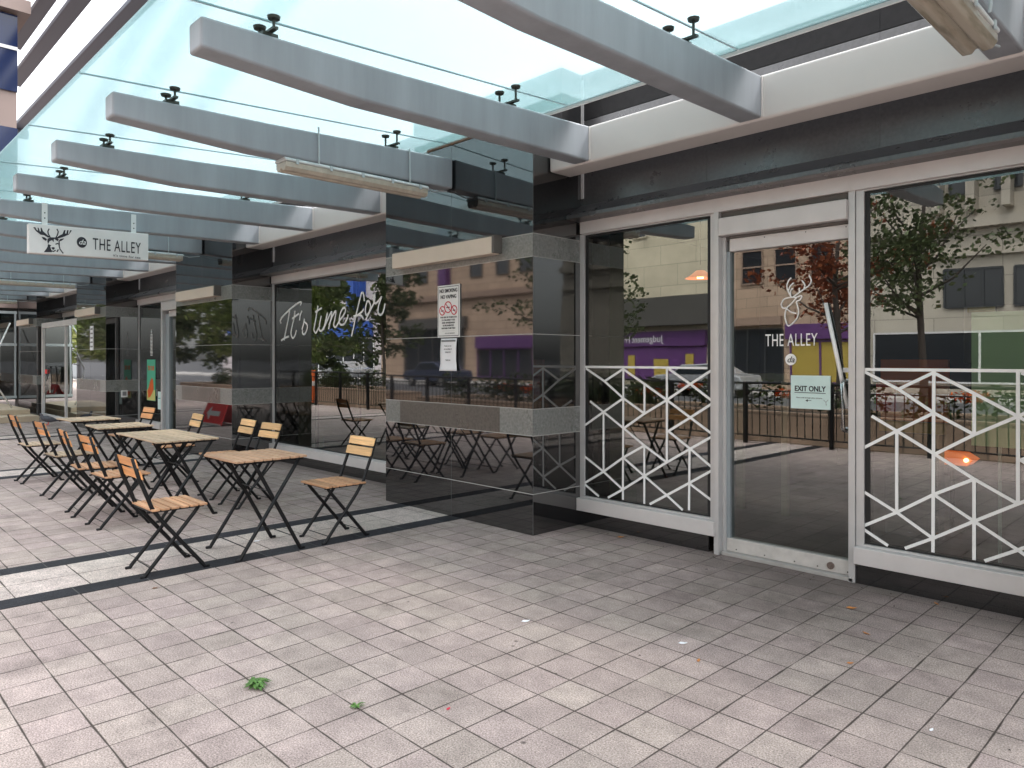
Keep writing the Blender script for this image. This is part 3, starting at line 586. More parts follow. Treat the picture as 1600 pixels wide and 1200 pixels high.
g = MB(); g.quad((-14.25, YF + .05, .12), (-12.75, YF + .05, .12), (-12.75, YF + .05, 2.26), (-14.25, YF + .05, 2.26)); g.build('door_glass', M['shop_glass'], d2)
W5 = window(-12.679, br)
# white list of opening hours on the window of bay 2
g = MB()
for k in range(16):
    z = 1.93 - k * .027; wdt = .10 + .05 * random.random(); g.box(-15.14 - wdt / 2, -15.14 + wdt / 2, YF - .004, YF - .0025, z, z + .013)
g.build('opening_hours', M['vinyl_white'], W4)
g = MB(); g.prism([(-15.14, 2.03), (-15.17, 1.99), (-15.14, 1.955), (-15.11, 1.99)], 'y', YF - .004, YF - .0025); g.build('small_emblem', M['vinyl_white'], W4)
ps = empty('drink_poster', (-15.14, YF - .02, .65), 'green and yellow poster with an orange drink on the far narrow window', 'poster')
MB().box(-15.39, -14.92, YF - .006, YF - .003, .65, 1.45).build('sheet', M['poster_green'], ps)
MB().box(-15.385, -14.925, YF - .0075, YF - .0062, .655, .86).build('lower_field', M['poster_yellow'], ps)
g = MB(); g.prism([(-15.30, .70), (-15.34, .84), (-15.26, .92), (-15.20, 1.02), (-15.10, 1.10), (-15.03, 1.05), (-15.0, .88), (-15.08, .80), (-15.2, .72)], 'y', YF - .010, YF - .008); g.build('drink_picture', M['orange'], ps)
text('TRY OUR', M['orange'], ps, 'lettering', (-15.155, YF - .008, 1.24), .085, width=.36, align='CENTER', bold=.02)
nt2 = empty('small_notice', (-14.68, YF - .02, .50), 'small pale green leaflet beside the drink poster', 'notice')
MB().box(-14.78, -14.62, YF - .006, YF - .003, .50, .84).build('sheet', M['paper_teal'], nt2)
MB().box(-14.76, -14.64, YF - .0075, YF - .0062, .70, .72).build('heading', M['teal'], nt2)
# bay 3 (far): projecting glazed porch
bl, br = bays[3]
porch = empty('glazed_porch', ((bl + br) / 2, YC + .08, 0), 'silver framed glass porch between the two farthest black pillars', 'porch')
g = MB(); y0 = YC + .07; top_z = 2.36
g.box(bl + .18, bl + .27, y0, y0 + .06, 0, top_z); g.box(br - .06, br - .005, y0, y0 + .06, 0, top_z); g.box(bl + .271, br - .061, y0, y0 + .06, top_z - .13, top_z); g.box(bl + .271, br - .061, y0, y0 + .06, 0, .10)
g.box(bl + 2.4, bl + 2.46, y0 + .005, y0 + .055, .10, top_z - .131)
g.build('frame', M['alu_pink'], porch, bevel=.003)
g = MB(); g.quad((bl + .27, y0 + .03, .1), (br - .06, y0 + .03, .1), (br - .06, y0 + .03, top_z - .12), (bl + .27, y0 + .03, top_z - .12)); g.build('glass', M['shop_glass'], porch)
g = MB(); g.box(bl + .55, bl + .75, y0 + .0, y0 + .004, 1.10, 1.20); g.build('red_sticker', M['shop_red'], porch)
g = MB(); g.tube([(bl + .62, y0 - .03, .62), (bl + .62, y0 - .03, 1.08)], .012, 8); g.build('handle', M['handle_steel'], porch)
g = MB(); g.box(bl + .4, br - .1, YF - .02, YF + .05, .135, .24); W6 = None
W6 = window(bl, br, mull=(bl + 1.2, bl + 2.4))
# last pillar's wall notice, pillar notices
no = empty('pillar_notice', (-16.80, YC - .01, 1.64), 'tall narrow white notice on the third granite pillar', 'notice')
MB().box(-16.93, -16.70, YC - .008, YC - .002, 1.64, 2.14).build('sheet', M['paper'], no)
g = MB(); cols = ['red_ink', 'yellow', 'ink_grey']
for k in range(5): g.box(-16.90, -16.73, YC - .0105, YC - .0085, 1.70 + k * .09, 1.73 + k * .09)
g.build('lines', M['ink_grey'], no)
ob_ = empty('socket_cover', (-15.28, 4.65, .72), 'small white box on the dark side of the third granite pillar', 'cover')
xs_ = X0 - PER * 2 
MB().box(xs_ + .001, xs_ + .02, 4.60, 4.72, .70, .84).build('plate', M['white_plastic'], ob_, bevel=.004)
MB().box(xs_ + .021, xs_ + .024, 4.625, 4.695, .73, .81).build('flap', M['ink_grey'], ob_)

# no smoking sign, paper below
sg = empty('no_smoking_sign', (-5.28, YC - .01, 1.65), 'white NO SMOKING NO VAPING plate with red circles on the nearest pillar', 'sign')
MB().box(-5.44, -5.12, YC - .012, YC - .004, 1.655, 2.14).build('plate', M['white_plastic'], sg, bevel=.002)
ys = YC - .0135
g = MB()
for a, b, c, d in ((-5.428, -5.132, 2.123, 2.128), (-5.428, -5.132, 1.668, 1.673), (-5.428, -5.4255, 1.673, 2.123), (-5.1345, -5.132, 1.673, 2.123)): g.box(a, b, ys, ys + .001, c, d)
g.build('border', M['ink'], sg)
text('NO SMOKING', M['ink'], sg, 'lettering', (-5.28, ys, 2.072), .034, width=.255, align='CENTER', bold=.015)
text('NO VAPING', M['ink'], sg, 'lettering', (-5.28, ys, 2.016), .034, width=.225, align='CENTER', bold=.015)
def ring(cx, cz, r, wd, m_, par):
    n = 28; q = [(cx + math.cos(2 * math.pi * k / n) * r, cz + math.sin(2 * math.pi * k / n) * r) for k in range(n + 1)]
    g = MB(); g.ribbon(q, wd, .001); g.ribbon([(cx - r * .7, cz + r * .7), (cx + r * .7, cz - r * .7)], wd * .8, .001)
    g.v = [(v[0], v[1] + ys, v[2]) for v in g.v]; return g.build('red_circle', m_, par)
for cx, cz, r in ((-5.285, 1.935, .050), (-5.368, 1.905, .040), (-5.197, 1.905, .040)):
    ring(cx, cz, r, .010, M['red_ink'], sg)
    g = MB(); g.box(cx - r * .5, cx + r * .45, ys + .0012, ys + .0016, cz - .007, cz + .003); g.build('pictogram', M['ink'], sg)
for k, (s_, wdt) in enumerate((('THE USE OF TOBACCO', .24), ('E-CIGARETTES', .19), ('AND MARIJUANA', .19), ('IS PROHIBITED', .16), ('WITHIN 9 METRES', .20))):
    text(s_, M['ink'], sg, 'lettering', (-5.28, ys, 1.835 - k * .0255), .0145, width=wdt, align='CENTER', bold=.01)
MB().box(-5.37, -5.19, ys, ys + .001, 1.715, 1.7165).build('rule', M['ink_grey'], sg)
text('CITY OF TORONTO', M['ink_grey'], sg, 'lettering', (-5.26, ys, 1.688), .010, width=.14, align='CENTER')
pn = empty('paper_note', (-5.28, YC - .01, 1.35), 'white curling paper note taped under the no smoking sign', 'notice')
g = MB(); n = 14; a0 = -5.395; a1 = -5.165
vs = []; fs = []
for i in range(n + 1):
    z = 1.645 - i * (.30 / n)
    for j in range(7):
        x = a0 + (a1 - a0) * j / 6 - (.012 if z < 1.42 else 0) * (1 - (z - 1.345) / .075) * (1 - j / 3)
        vs.append((x, YC - .006 - .010 * math.sin(i / n * 3.1) * (j - 3) ** 2 / 9 - (.012 if i > 11 else 0) * (i - 11) / 3, z))
for i in range(n):
    for j in range(6): fs.append((i * 7 + j, i * 7 + j + 1, (i + 1) * 7 + j + 1, (i + 1) * 7 + j))
g.add(vs, fs); o_ = g.build('sheet', M['paper'], pn, smooth=True, recalc=False); sm_ = o_.modifiers.new('solid', 'SOLIDIFY'); sm_.thickness = .0012
MB().box(-5.385, -5.18, YC - .0125, YC - .0075, 1.615, 1.632).build('tape', M['ink_grey'], pn)
for k, s_ in enumerate(('Thank you for', 'not smoking or', 'vaping here')): text(s_, M['ink_grey'], pn, 'lettering', (-5.28, YC - .0195, 1.57 - k * .028), .013, align='CENTER')
text('Thank you', M['ink_grey'], pn, 'lettering', (-5.28, YC - .0195, 1.44), .012, align='CENTER')

# ---- interior of the shops (one continuous dark room behind the glass)
room = empty('shop_interior', (-8, 8, 0), 'dim shop interior behind the glass with grey green walls and dark floor', 'room')
g = MB(); g.box(-23.5, 1.7, YF + .16, 12, .004, .012); g.build('floor', M['interior_floor'], room)
g = MB(); g.box(-23.5, 1.7, 12, 12.1, .012, 3.2); g.box(1.6, 1.7, YF + .6, 11.99, .012, 3.2); g.build('back_wall', M['interior_wall'], room)
g = MB(); g.box(-23.5, 1.7, YF + .31, 12, 3.2, 3.3); g.build('ceiling', M['frame_dark'], room)
g = MB()
for i in range(0, 4):
    xr = X0 - PER * i; xl = xr - WC; g.box(xl + .01, xr - .001, YF + .401, 5.75, .013, 3.19)
g.box(-12.4, -12.3, YF + .41, 11.9, .013, 3.19); g.box(-6.2, -6.1, 5.76, 11.9, .013, 3.19)
g.build('inner_wall', M['interior_green'], room)
g = MB(); g.box(-3.57, -3.50, 6.5, 6.55, .013, 1.32); g.box(-3.499, -3.06, 6.5, 6.55, 1.25, 1.32); g.box(-3.12, -3.059, 6.5, 6.55, .013, 1.249); g.build('door_frame', M['interior_light'], room)
g = MB(); g.box(-4.1, -1.0, 10.2, 10.8, .013, 1.05); g.box(-10, -7, 9.5, 10.1, .013, 1.0); g.build('counter', M['frame_dark'], room, bevel=.01)
g = MB()
for x in (-3.0, -2.6, -2.2): g.box(x, x + .25, 11.9, 11.98, 1.4, 2.2)
g.build('menu_board', M['interior_light'], room)
bdg = empty('menu_panel', (-.95, 5.2, .9), 'pale green translucent board standing behind the right hand window', 'board')
g = MB(); g.box(-1.245, -.52, 5.10, 5.115, .93, 1.735); g.build('board', M['board_green'], bdg)
g = MB(); g.box(-1.265, -1.12, 5.09, 5.098, 1.735, 1.765); g.build('yellow_label', M['yellow'], bdg)
g = MB(); g.tube([(-1.1, 5.11, .013), (-1.1, 5.11, .93)], .01, 8); g.tube([(-.7, 5.11, .013), (-.7, 5.11, .93)], .01, 8); g.build('post', M['conduit'], bdg)
rp = empty('product_display', (-1.99, 6.4, .9), 'small red and orange product display seen through the right hand window', 'display')
g = MB(); g.box(-2.25, -1.75, 6.5, 6.55, .95, 1.45); g.build('backing_card', M['orange'], rp)
g = MB(); g.box(-2.27, -2.12, 6.44, 6.49, 1.02, 1.26); g.build('red_box', M['shop_red'], rp, bevel=.01)
g = MB(); g.box(-2.24, -1.76, 6.44, 6.498, .86, .945); g.build('yellow_tray', M['yellow'], rp)
g = MB(); g.box(-2.2, -1.8, 6.45, 6.6, .013, .855); g.build('plinth', M['frame_dark'], rp)
def pendant(x, y, z, label):
    p_ = empty('pendant_lamp', (x, y, z), label, 'lamp', 'lit orange pendant lamps inside the shop')
    n = 20; pr = [(.02, .09), (.05, .085), (.10, .04), (.17, 0), (.155, 0)]
    g = MB(); vs = [(x + r * math.cos(2 * math.pi * k / n), y + r * math.sin(2 * math.pi * k / n), z + h) for r, h in pr for k in range(n)]
    g.add(vs, [(i * n + k, i * n + (k + 1) % n, (i + 1) * n + (k + 1) % n, (i + 1) * n + k) for i in range(len(pr) - 1) for k in range(n)])
    g.build('lamp_shade', M['lamp_orange'], p_, smooth=True)
    g = MB(); g.tube([(x, y, z + .0), (x, y, z + .03), (x, y, z + .06)], .035, 10); g.build('bulb', M['bulb'], p_, smooth=True)
    g = MB(); g.tube([(x, y, z + .15), (x, y, 3.2)], .006, 6); g.build('cord', M['gasket'], p_)
pendant(-4.33, 7.1, 2.34, 'orange pendant lamp glowing behind the left shop window beside the door')
pendant(-9.35, 6.9, 1.75, 'small glowing lamp behind the window with the handwritten words')
tl = empty('low_orange_glow', (-1.85, 7.0, .55), 'low orange shape glowing behind the lattice of the right hand window', 'lamp')  # glowing shape on a stand for a low orange spot of unknown source
g = MB(); g.prism([(-2.02, .62), (-1.97, .57), (-1.72, .57), (-1.67, .62), (-1.75, .67), (-1.95, .67)], 'y', 6.9, 7.1); g.build('lamp_shade', M['lamp_orange'], tl)
g = MB(); g.disc((-1.72, .62), .016, t=.02); g.v = [(v[0], v[1] + 6.88, v[2]) for v in g.v]; g.build('bulb', M['bulb'], tl)
g = MB(); g.tube([(-1.85, 7.0, .013), (-1.85, 7.0, .57)], .02, 8); g.build('stand', M['iron_black'], tl)

# ================================================================ CANOPY
CN = empty('glass_canopy', (-9.5, 3, 3), 'frosted glass canopy on a row of grey steel beams over the pavement', 'canopy')
BW = .16; BX = [-.84 + 1.457, -.865] + [-2.30 - 1.457 * k for k in range(15)]
def in_pillar(x):
    for i in range(-1, 4):
        xr = X0 - PER * i
        if xr - WC < x - BW / 2 < xr: return True
    return False
beams = []
for x in BX:
    ye = YC - .012 if in_pillar(x) else 4.521
    prof = [(1.46, 3.195), (1.46, 3.035), (2.42, 2.995), (ye, 3.03 if ye > 4.4 else 3.02), (ye, 3.31 if ye > 4.4 else 3.297), (2.55, 3.225)]
    g = MB(); g.prism(prof, 'x', x - BW, x)
    beams.append(g.build('beam', M['steel_paint'], CN, bevel=.016, seg=3))
for xl, xr in bays[:4]:
    g = MB(); g.box(xl + .004, xr - .004, 4.52, 4.78, 3.02, 3.315); g.build('header_beam', M['steel_cream'], CN, bevel=.022, seg=4)
g = MB()
for x in BX:   # weld line and end plates where the beams meet the header
    if not in_pillar(x): g.box(x + .001, x + .008, 4.505, 4.519, 3.04, 3.30)
g.build('joint_plate', M['steel_cream'], CN)
def gz(y): return 3.28 + (y - 1.29) * (3.45 - 3.28) / (4.36 - 1.29)
cx = [x - BW / 2 for x in BX] 
for a, b in zip(cx[1:], cx[:-1]):
    g = MB(); g.prism([(1.29, gz(1.29)), (4.36, gz(4.36)), (4.36, gz(4.36) + .014), (1.29, gz(1.29) + .014)], 'x', a + .006, b - .006)
    g.build('glass_panel', M['canopy_glass'], CN)
g = MB()
for a in cx[1:-1]: g.prism([(1.30, gz(1.30) + .001), (4.35, gz(4.35) + .001), (4.35, gz(4.35) + .012), (1.30, gz(1.30) + .012)], 'x', a - .0055, a + .0055)
g.build('glass_joint', M['conduit'], CN)
g = MB()
for a, b in zip(cx[1:], cx[:-1]): g.prism([(4.362, 3.43), (4.375, 3.43), (4.375, 3.475), (4.362, 3.475)], 'x', a, b)
g.build('glass_trim', M['steel_cream'], CN)
for a in cx[:]:
    for y in (1.85, 3.69):
        zb = 3.205 + (y - 1.46) * .034; zt = gz(y)
        g = MB(); g.box(a - .045, a + .045, y - .045, y + .045, zb - .004, zb + .018); g.box(a - .11, a + .11, y - .014, y + .014, zb + .018, zb + .032)
        for sx in (-.085, .085): g.tube([(a + sx, y, zb + .03), (a + sx, y, zt - .012)], .0085, 8)
        for sx in (-.085, .085): g.tube([(a + sx, y, zt - .016), (a + sx, y, zt - .001)], .032, 16, r2=.036)
        g.build('glass_fitting', M['fitting'], CN)
# batten lights under the beams
def batten(x, y0, y1, z, label, cover='lamp_cover_clean'):
    e = empty('batten_light', (x, (y0 + y1) / 2, z), label, 'light', 'weatherproof batten lights under the canopy beams')
    def rr(a, b, z0, z1, w_):
        return [(x - w_ * .8, z1), (x + w_ * .8, z1), (x + w_, z1 - .012), (x + w_, z0), (x - w_, z0), (x - w_, z1 - .012)]
    g = MB(); g.prism(rr(0, 0, z - .030, z, .088), 'y', y0, y1); g.build('housing', M['lamp_body'], e, bevel=.008)
    g = MB(); prof = [(x - .080, z - .031), (x + .080, z - .031), (x + .080, z - .070), (x + .060, z - .096), (x + .022, z - .098), (x + .006, z - .078), (x - .006, z - .078), (x - .022, z - .098), (x - .060, z - .096), (x - .080, z - .070)]
    g.prism(prof, 'y', y0 + .008, y1 - .008); g.build('cover', M[cover], e, bevel=.012, seg=3)
    for dx in (-.036, .036):
        g = MB(); g.tube([(x + dx, y0 + .04, z - .060), (x + dx, y1 - .04, z - .060)], .013, 8); g.build('tube', M['lamp_tube'], e, smooth=True)
    g = MB()
    for k in range(5):
        yy = y0 + .1 + (y1 - y0 - .2) * k / 4; g.box(x + .086, x + .094, yy - .012, yy + .012, z - .045, z - .005); g.box(x - .094, x - .086, yy - .012, yy + .012, z - .045, z - .005)
    g.build('clip', M['conduit'], e)
    g = MB()
    for yy in (y0 + .28, y1 - .22):
        g.tube([(x + .095, yy, z - .01), (x + .10, yy, z + .02), (x + .09, yy, z + .28)], .007, 8)
    g.tube([(x + .02, y1, z - .01), (x + .02, y1 + .1, z - .025), (x + .03, y1 + .25, z + .0)], .006, 6)
    g.build('conduit', M['conduit'], e)
for (x, y0, y1, z, lb) in ((-5.295, 2.66, 4.04, 3.0, 'grey batten light under the beam over the front table'), (-.93, 2.50, 3.92, 2.965, 'large stained batten light at the top right of the photo nearest the viewer'),
                           (-11.13, 2.66, 4.05, 2.99, 'batten light partly hidden behind the hanging white sign'), (-16.96, 2.66, 4.05, 2.99, 'batten light beyond the hanging white sign, second farthest'),
                           (-22.78, 2.7, 4.1, 2.99, 'farthest small batten light at the far end of the canopy')):
    batten(x, y0, y1, z, lb, 'lamp_cover' if x > -2 else 'lamp_cover_clean')
# hanging sign
hs_ = empty('hanging_sign', (-9.54, 2.44, 2.62), 'white hanging box sign with black deer head and THE ALLEY lettering', 'sign')
g = MB(); g.prism([(1.82, 2.95), (1.82, 2.625), (3.06, 2.655), (3.06, 2.98)], 'x', -9.585, -9.49); g.build('sign_box', M['white_plastic'], hs_, bevel=.006)
for y in (1.99, 2.92):
    g = MB(); g.box(-9.588, -9.578, y - .028, y + .028, 2.94, 3.21); st = g.build('strap', M['white_plastic'], hs_)
    g = MB(); 
    for z in (3.10, 3.04): g.tube([(-9.579, y, z), (-9.572, y, z)], .007, 8)
    g.build('bolt', M['gasket'], st)
def onx(polys=None, lines=None, wd=.01, name='', m_=None, x=-9.489):
    g = MB()
    for q in polys or []:
        g.prism(q, 'x', x, x + .0015)
    for l in lines or []:
        h = MB(); h.ribbon(l, wd, .0015)
        g.add([(x + .0005 - v[1], v[0], v[2]) for v in h.v], h.f)
    me = g.build(name, m_, hs_)
    bm = bmesh.new(); bm.from_mesh(me.data); bmesh.ops.triangulate(bm, faces=[f for f in bm.faces if len(f.verts) > 4], ngon_method='EAR_CLIP'); bm.to_mesh(me.data); bm.free(); return me
onx(D['sgpoly'], D['sgstroke'], .012, 'deer_head', M['ink'])
n = 28; onx([[(2.339 + .052 * math.cos(2 * math.pi * k / n), 2.796 + .062 * math.sin(2 * math.pi * k / n)) for k in range(n)]], None, 0, 'round_badge', M['ink'])
text('da', M['vinyl_white'], hs_, 'badge_lettering', (-9.486, 2.339, 2.772), .058, align='CENTER', face='+x', shear=.35, width=.068)
text('THE ALLEY', M['ink'], hs_, 'lettering', (-9.487, 2.452, 2.728), .135, width=.52, face='+x', spacing=1.1)
text("it's time for tea", M['ink'], hs_, 'small_lettering', (-9.487, 2.668, 2.668), .026, width=.30, face='+x')

# ================================================================ FURNITURE
def slat_box(g, x0, x1, y0, y1, z0, z1, k=.003):
    g.box(x0, x1, y0, y1, z0, z1)
def make_chair():
    """faces +y locally (front at +y), origin on the floor between the feet"""
    r = empty('folding_chair', (0, 0, 0)); W_ = .175
    # y: rear feet -.195, front feet +.195
    g = MB()
    for s_ in (-1, 1):
        x = s_ * W_
        g.tube([(x, -.275, .80), (x, -.235, .66), (x, -.185, .535), (x, -.155, .455), (x, -.09, .36), (x, .185, .02), (x, .193, .006), (x, .222, .004)], .0115, 8, flat=1.2)
    g.tube([(-W_, .16, .055), (W_, .16, .055)], .0035, 6)
    g.build('back_frame', M['iron_black'], r, smooth=True)
    for s_ in (-1, 1):
        x = s_ * (W_ - .022); g = MB()
        g.tube([(x, .155, .425), (x, .13, .39), (x, -.185, .02), (x, -.193, .006), (x, -.222, .004)], .0115, 8, flat=1.2)
        g.build('leg', M['iron_black'], r, smooth=True)
    g = MB(); g.tube([(-W_ + .022, -.155, .055), (W_ - .022, -.155, .055)], .0035, 6); g.build('foot_rod', M['iron_black'], r)
    g = MB(); g.tube([(-W_ + .022, .08, .33), (W_ - .022, .08, .33)], .0035, 6); g.build('brace_rod', M['iron_black'], r); g = MB()
    for s_ in (-1, 1): g.box(s_ * (W_ - .012) - .004, s_ * (W_ - .012) + .004, -.185, .19, .424, .437)
    g.tube([(-W_ - .012, -.16, .432), (W_ + .012, -.16, .432)], .006, 6); g.tube([(-W_, .17, .43), (W_, .17, .43)], .005, 6)
    g.build('seat_frame', M['iron_black'], r)
    g = MB(); n_ = 6; y0 = -.165; pitch = .376 / n_
    for k in range(n_): g.box(-.205, .205, y0 + k * pitch, y0 + (k + 1) * pitch - .012, .438, .453)
    g.build('seat', M['wood_seat'], r, bevel=.003)
    for z0, y in ((.735, -.252), (.655, -.222)):
        g = MB(); g.prism([(y - .002, z0), (y + .012, z0 - .004), (y - .006, z0 + .058), (y - .020, z0 + .062)], 'x', -.185, .185)
        g.build('back_slat', M['wood_back'], r, bevel=.002)
    return r
def make_table():
    r = empty('folding_table', (0, 0, 0)); g = MB(); n_ = 8; D_ = .565; pitch = D_ / n_
    for k in range(n_):
        e = random.uniform(-.004, .004)
        g.box(-.29 + e, .29 + e, -D_ / 2 + k * pitch, -D_ / 2 + (k + 1) * pitch - .011, .704, .720)
    g.build('table_top', M['wood_table'], r, bevel=.003)
    g = MB()
    for s_ in (-1, 1): g.box(s_ * .225 - .005, s_ * .225 + .005, -.27, .27, .682, .7035)
    for yy in (-.2, .2): g.box(-.22, .22, yy - .01, yy + .01, .690, .7035)
    g.build('top_frame', M['iron_black'], r)
    for s_ in (-1, 1):
        g = MB(); x = s_ * .262
        g.tube([(x, .215, .69), (x, -.235, .02), (x, -.243, .006), (x, -.275, .004)], .0125, 8, flat=1.2); g.build('leg', M['iron_black'], r, smooth=True)
        g = MB(); x = s_ * .240
        g.tube([(x, -.13, .69), (x, -.10, .64), (x, .235, .02), (x, .243, .006), (x, .275, .004)], .0125, 8, flat=1.2); g.build('leg', M['iron_black'], r, smooth=True)
    g = MB(); g.tube([(-.262, -.19, .085), (.262, -.19, .085)], .004, 6); g.tube([(-.24, .19, .105), (.24, .19, .105)], .004, 6); g.tube([(-.24, -.01, .47), (.24, -.01, .47)], .004, 6)
    g.box(-.012, .012, -.13, .2, .684, .695); g.tube([(.0, .18, .686), (.0, -.02, .47)], .006, 6)
    g.build('stretcher', M['iron_black'], r)
    return r
chair0 = make_chair(); table0 = make_table()
chairs = [(-5.33, 1.84, 0, 0, 'chair on the dark paving stripe, back to the street, nearest the viewer', 0),
          (-7.07, 2.03, 2, 0, 'chair on the street side of the double table, nearer of its two', 0),
          (-7.76, 2.02, -4, 0, 'chair on the street side of the double table, farther of its two', 0),
          (-8.94, 2.07, 3, 0, 'chair on the street side of the single middle table', 0),
          (-10.25, 2.07, 1, 0, 'chair on the street side of the farthest table', 0),
          (-5.31, 3.15, 180, 1, 'chair with pale back slats between the front table and granite pillar', 1),
          (-7.12, 3.235, 184, 1, 'chair on the window side of the double table, nearer of its two', 1),
          (-7.75, 3.265, 178, 1, 'chair on the window side of the double table, farther of its two', 1),
          (-8.98, 3.19, 176, 1, 'chair on the window side of the single middle table', 1),
          (-10.62, 3.18, 183, 1, 'chair on the window side of the farthest table, before the drink poster', 0)]
for i, (x, y, rz, side, lb, pale) in enumerate(chairs):
    c = chair0 if i == 0 else copy_tree(chair0)
    c.location = (x, y, 0.004 if x > -5.6 else 0.0); c.rotation_euler = (0, 0, R(rz)); tag(c, 'black folding ' + lb, 'chair', 'folding chairs round the outdoor tables')
    if pale:
        for ch in c.children:
            if ch.name.startswith('back_slat'): ch.data = ch.data.copy(); ch.data.materials[0] = M['wood_pale']
    if i in (3, 4):
        for ch in c.children:
            if ch.name.startswith('seat') and ch.data.materials[0] == M['wood_seat']: ch.data = ch.data.copy(); ch.data.materials[0] = M['wood_aged']
for i, (x, y, rz, lb) in enumerate([(-5.385, 2.51, 0, 'slatted wooden folding table nearest the viewer, standing on the striped paving'),
                                    (-7.13, 2.555, 0, 'slatted folding table, the near half of the two pushed together'),
                                    (-7.71, 2.56, 1, 'slatted folding table, the far half of the two pushed together'),
                                    (-8.93, 2.58, -2, 'single slatted folding table in the middle of the row'),
                                    (-10.22, 2.60, 3, 'farthest slatted folding table at the left end of the row')]):
    t_ = table0 if i == 0 else copy_tree(table0)
    t_.location = (x, y, 0.004 if i == 0 else 0); t_.rotation_euler = (0, 0, R(rz)); tag(t_, lb, 'table', 'folding tables in a row under the canopy')
    if i >= 1:
        for ch in t_.children:
            if ch.name.startswith('table_top'): ch.data = ch.data.copy(); ch.data.materials[0] = M['wood_aged']

# ================================================================ PROJECTING BLOCK AT THE FAR END
XB = -24.0
TW = empty('corner_building', (XB - 6, 2, 0), 'tall building at the far left with navy glass bands and pinkish panels', 'building')
g = MB(); g.box(-40, XB, 3.2, 4.32, 3.2, 14); g.build('wall', M['pink_panel'], TW)
for z0, z1 in ((6.4, 7.8), (8.8, 10.9), ):
    g = MB(); g.box(XB, XB + .06, 3.22, 4.33, z0, z1); w_ = g.build('window_band', M['navy_glass'], TW)
    g = MB()
    for yy in (3.5,): g.box(XB + .061, XB + .075, yy - .02, yy + .02, z0, z1)
    if z1 > 10: g.box(XB + .061, XB + .09, 3.22, 4.33, 9.93, 10.02)
    g.build('mullion', M['aluminium'], w_)
g = MB(); g.box(-40.4, XB + .3, 3.0, 4.6, 10.95, 11.3); g.build('eaves_slab', M['pink_panel'], TW)
g = MB(); g.box(-40, XB, 3.2, 4.32, .35, 3.2); g.build('shopfront_wall', M['dark_stone'], TW)
g = MB(); g.quad((XB + .02, 3.2, .4), (XB + .02, 4.3, .4), (XB + .02, 4.3, 2.8), (XB + .02, 3.2, 2.8)); w_ = g.build('shopfront_window', M['dark_glass'], TW)
g = MB()
for z in (.42, 1.86, 2.74): g.box(XB + .021, XB + .06, 3.2, 4.32, z - .035, z + .035)
for yy in (3.25, 4.28): g.box(XB + .021, XB + .055, yy - .02, yy + .02, .42, 2.78)
g.build('mullion', M['conduit'], w_)
g = MB(); g.box(XB + .001, XB + .12, 3.2, 4.32, 2.86, 3.06); g.build('fascia', M['pink_panel'], TW)
g = MB(); g.box(-23.98, -20.0, 2.4, 4.05, .0, .14); g.box(-23.98, -20.7, 2.5, 4.0, .14, .26); g.build('entrance_step', M['step_top'], TW, bevel=.01)
pl = MB(); pl.tube([(-21.4, 3.75, .27), (-21.45, 3.35, 1.0), (-21.5, 3.30, 1.2), (-21.6, 3.75, 2.35)], .018, 8)
top(pl, 'white_cable', M['white_plastic'], (-21.4, 3.75, .27), 'thin white cable hanging beside the dark glazed corner shop front', 'cable', smooth=True)
PG = empty('roof_pergola', (-16, 6.5, 3.9), 'long grey horizontal sunshade blades high above the glass canopy', 'sunshade')
for y, z, x1, w_ in ((7.27, 12, -42, .50), (5.95, 12, -33.5, .42), (5.25, 12, -29.5, .36)):
    g = MB(); g.prism([(y - w_ / 2, z), (y + w_ / 2, z - .06), (y + w_ / 2, z + .12), (y - w_ / 2, z + .16)], 'x', x1, 2); g.build('blade', M['fin_metal'], PG, bevel=.02)
g = MB()
g.box(1.6, 1.9, 5.0, 7.6, 11.6, 11.95); g.box(1.6, 1.9, 7.3, 7.6, 3.9, 11.61); g.build('post', M['fin_metal'], PG)
g = MB(); g.box(-39.9, -39.6, 4.3, 7.6, 11.6, 11.95); g.build('cross_arm', M['fin_metal'], PG)

# ================================================================ ACROSS THE PAVEMENT: RAILING, PLANTER, TREES
def leaf_cloud(n_, centers, size, seed=1):
    rnd = random.Random(seed); g = MB()
    for i in range(n_):
        cx_, cy_, cz_, rx, ry, rz_ = rnd.choice(centers)
        while True:
            u, v, w_ = rnd.uniform(-1, 1), rnd.uniform(-1, 1), rnd.uniform(-1, 1)
            if u * u + v * v + w_ * w_ < 1: break
        c = Vector((cx_ + u * rx, cy_ + v * ry, cz_ + w_ * rz_)); s_ = size * rnd.uniform(.6, 1.3)
        a = Vector((rnd.gauss(0, 1), rnd.gauss(0, 1), rnd.gauss(0, .6))).normalized(); b = a.orthogonal().normalized()
        b = (b * math.cos(rnd.uniform(0, 6)) + a.cross(b) * math.sin(rnd.uniform(0, 6))).normalized() if False else b
        tip = a * s_; sd_ = b * s_ * .38
        g.add([c - tip * .5, c + sd_, c + tip * .5, c - sd_], [(0, 1, 2, 3)])
    return g
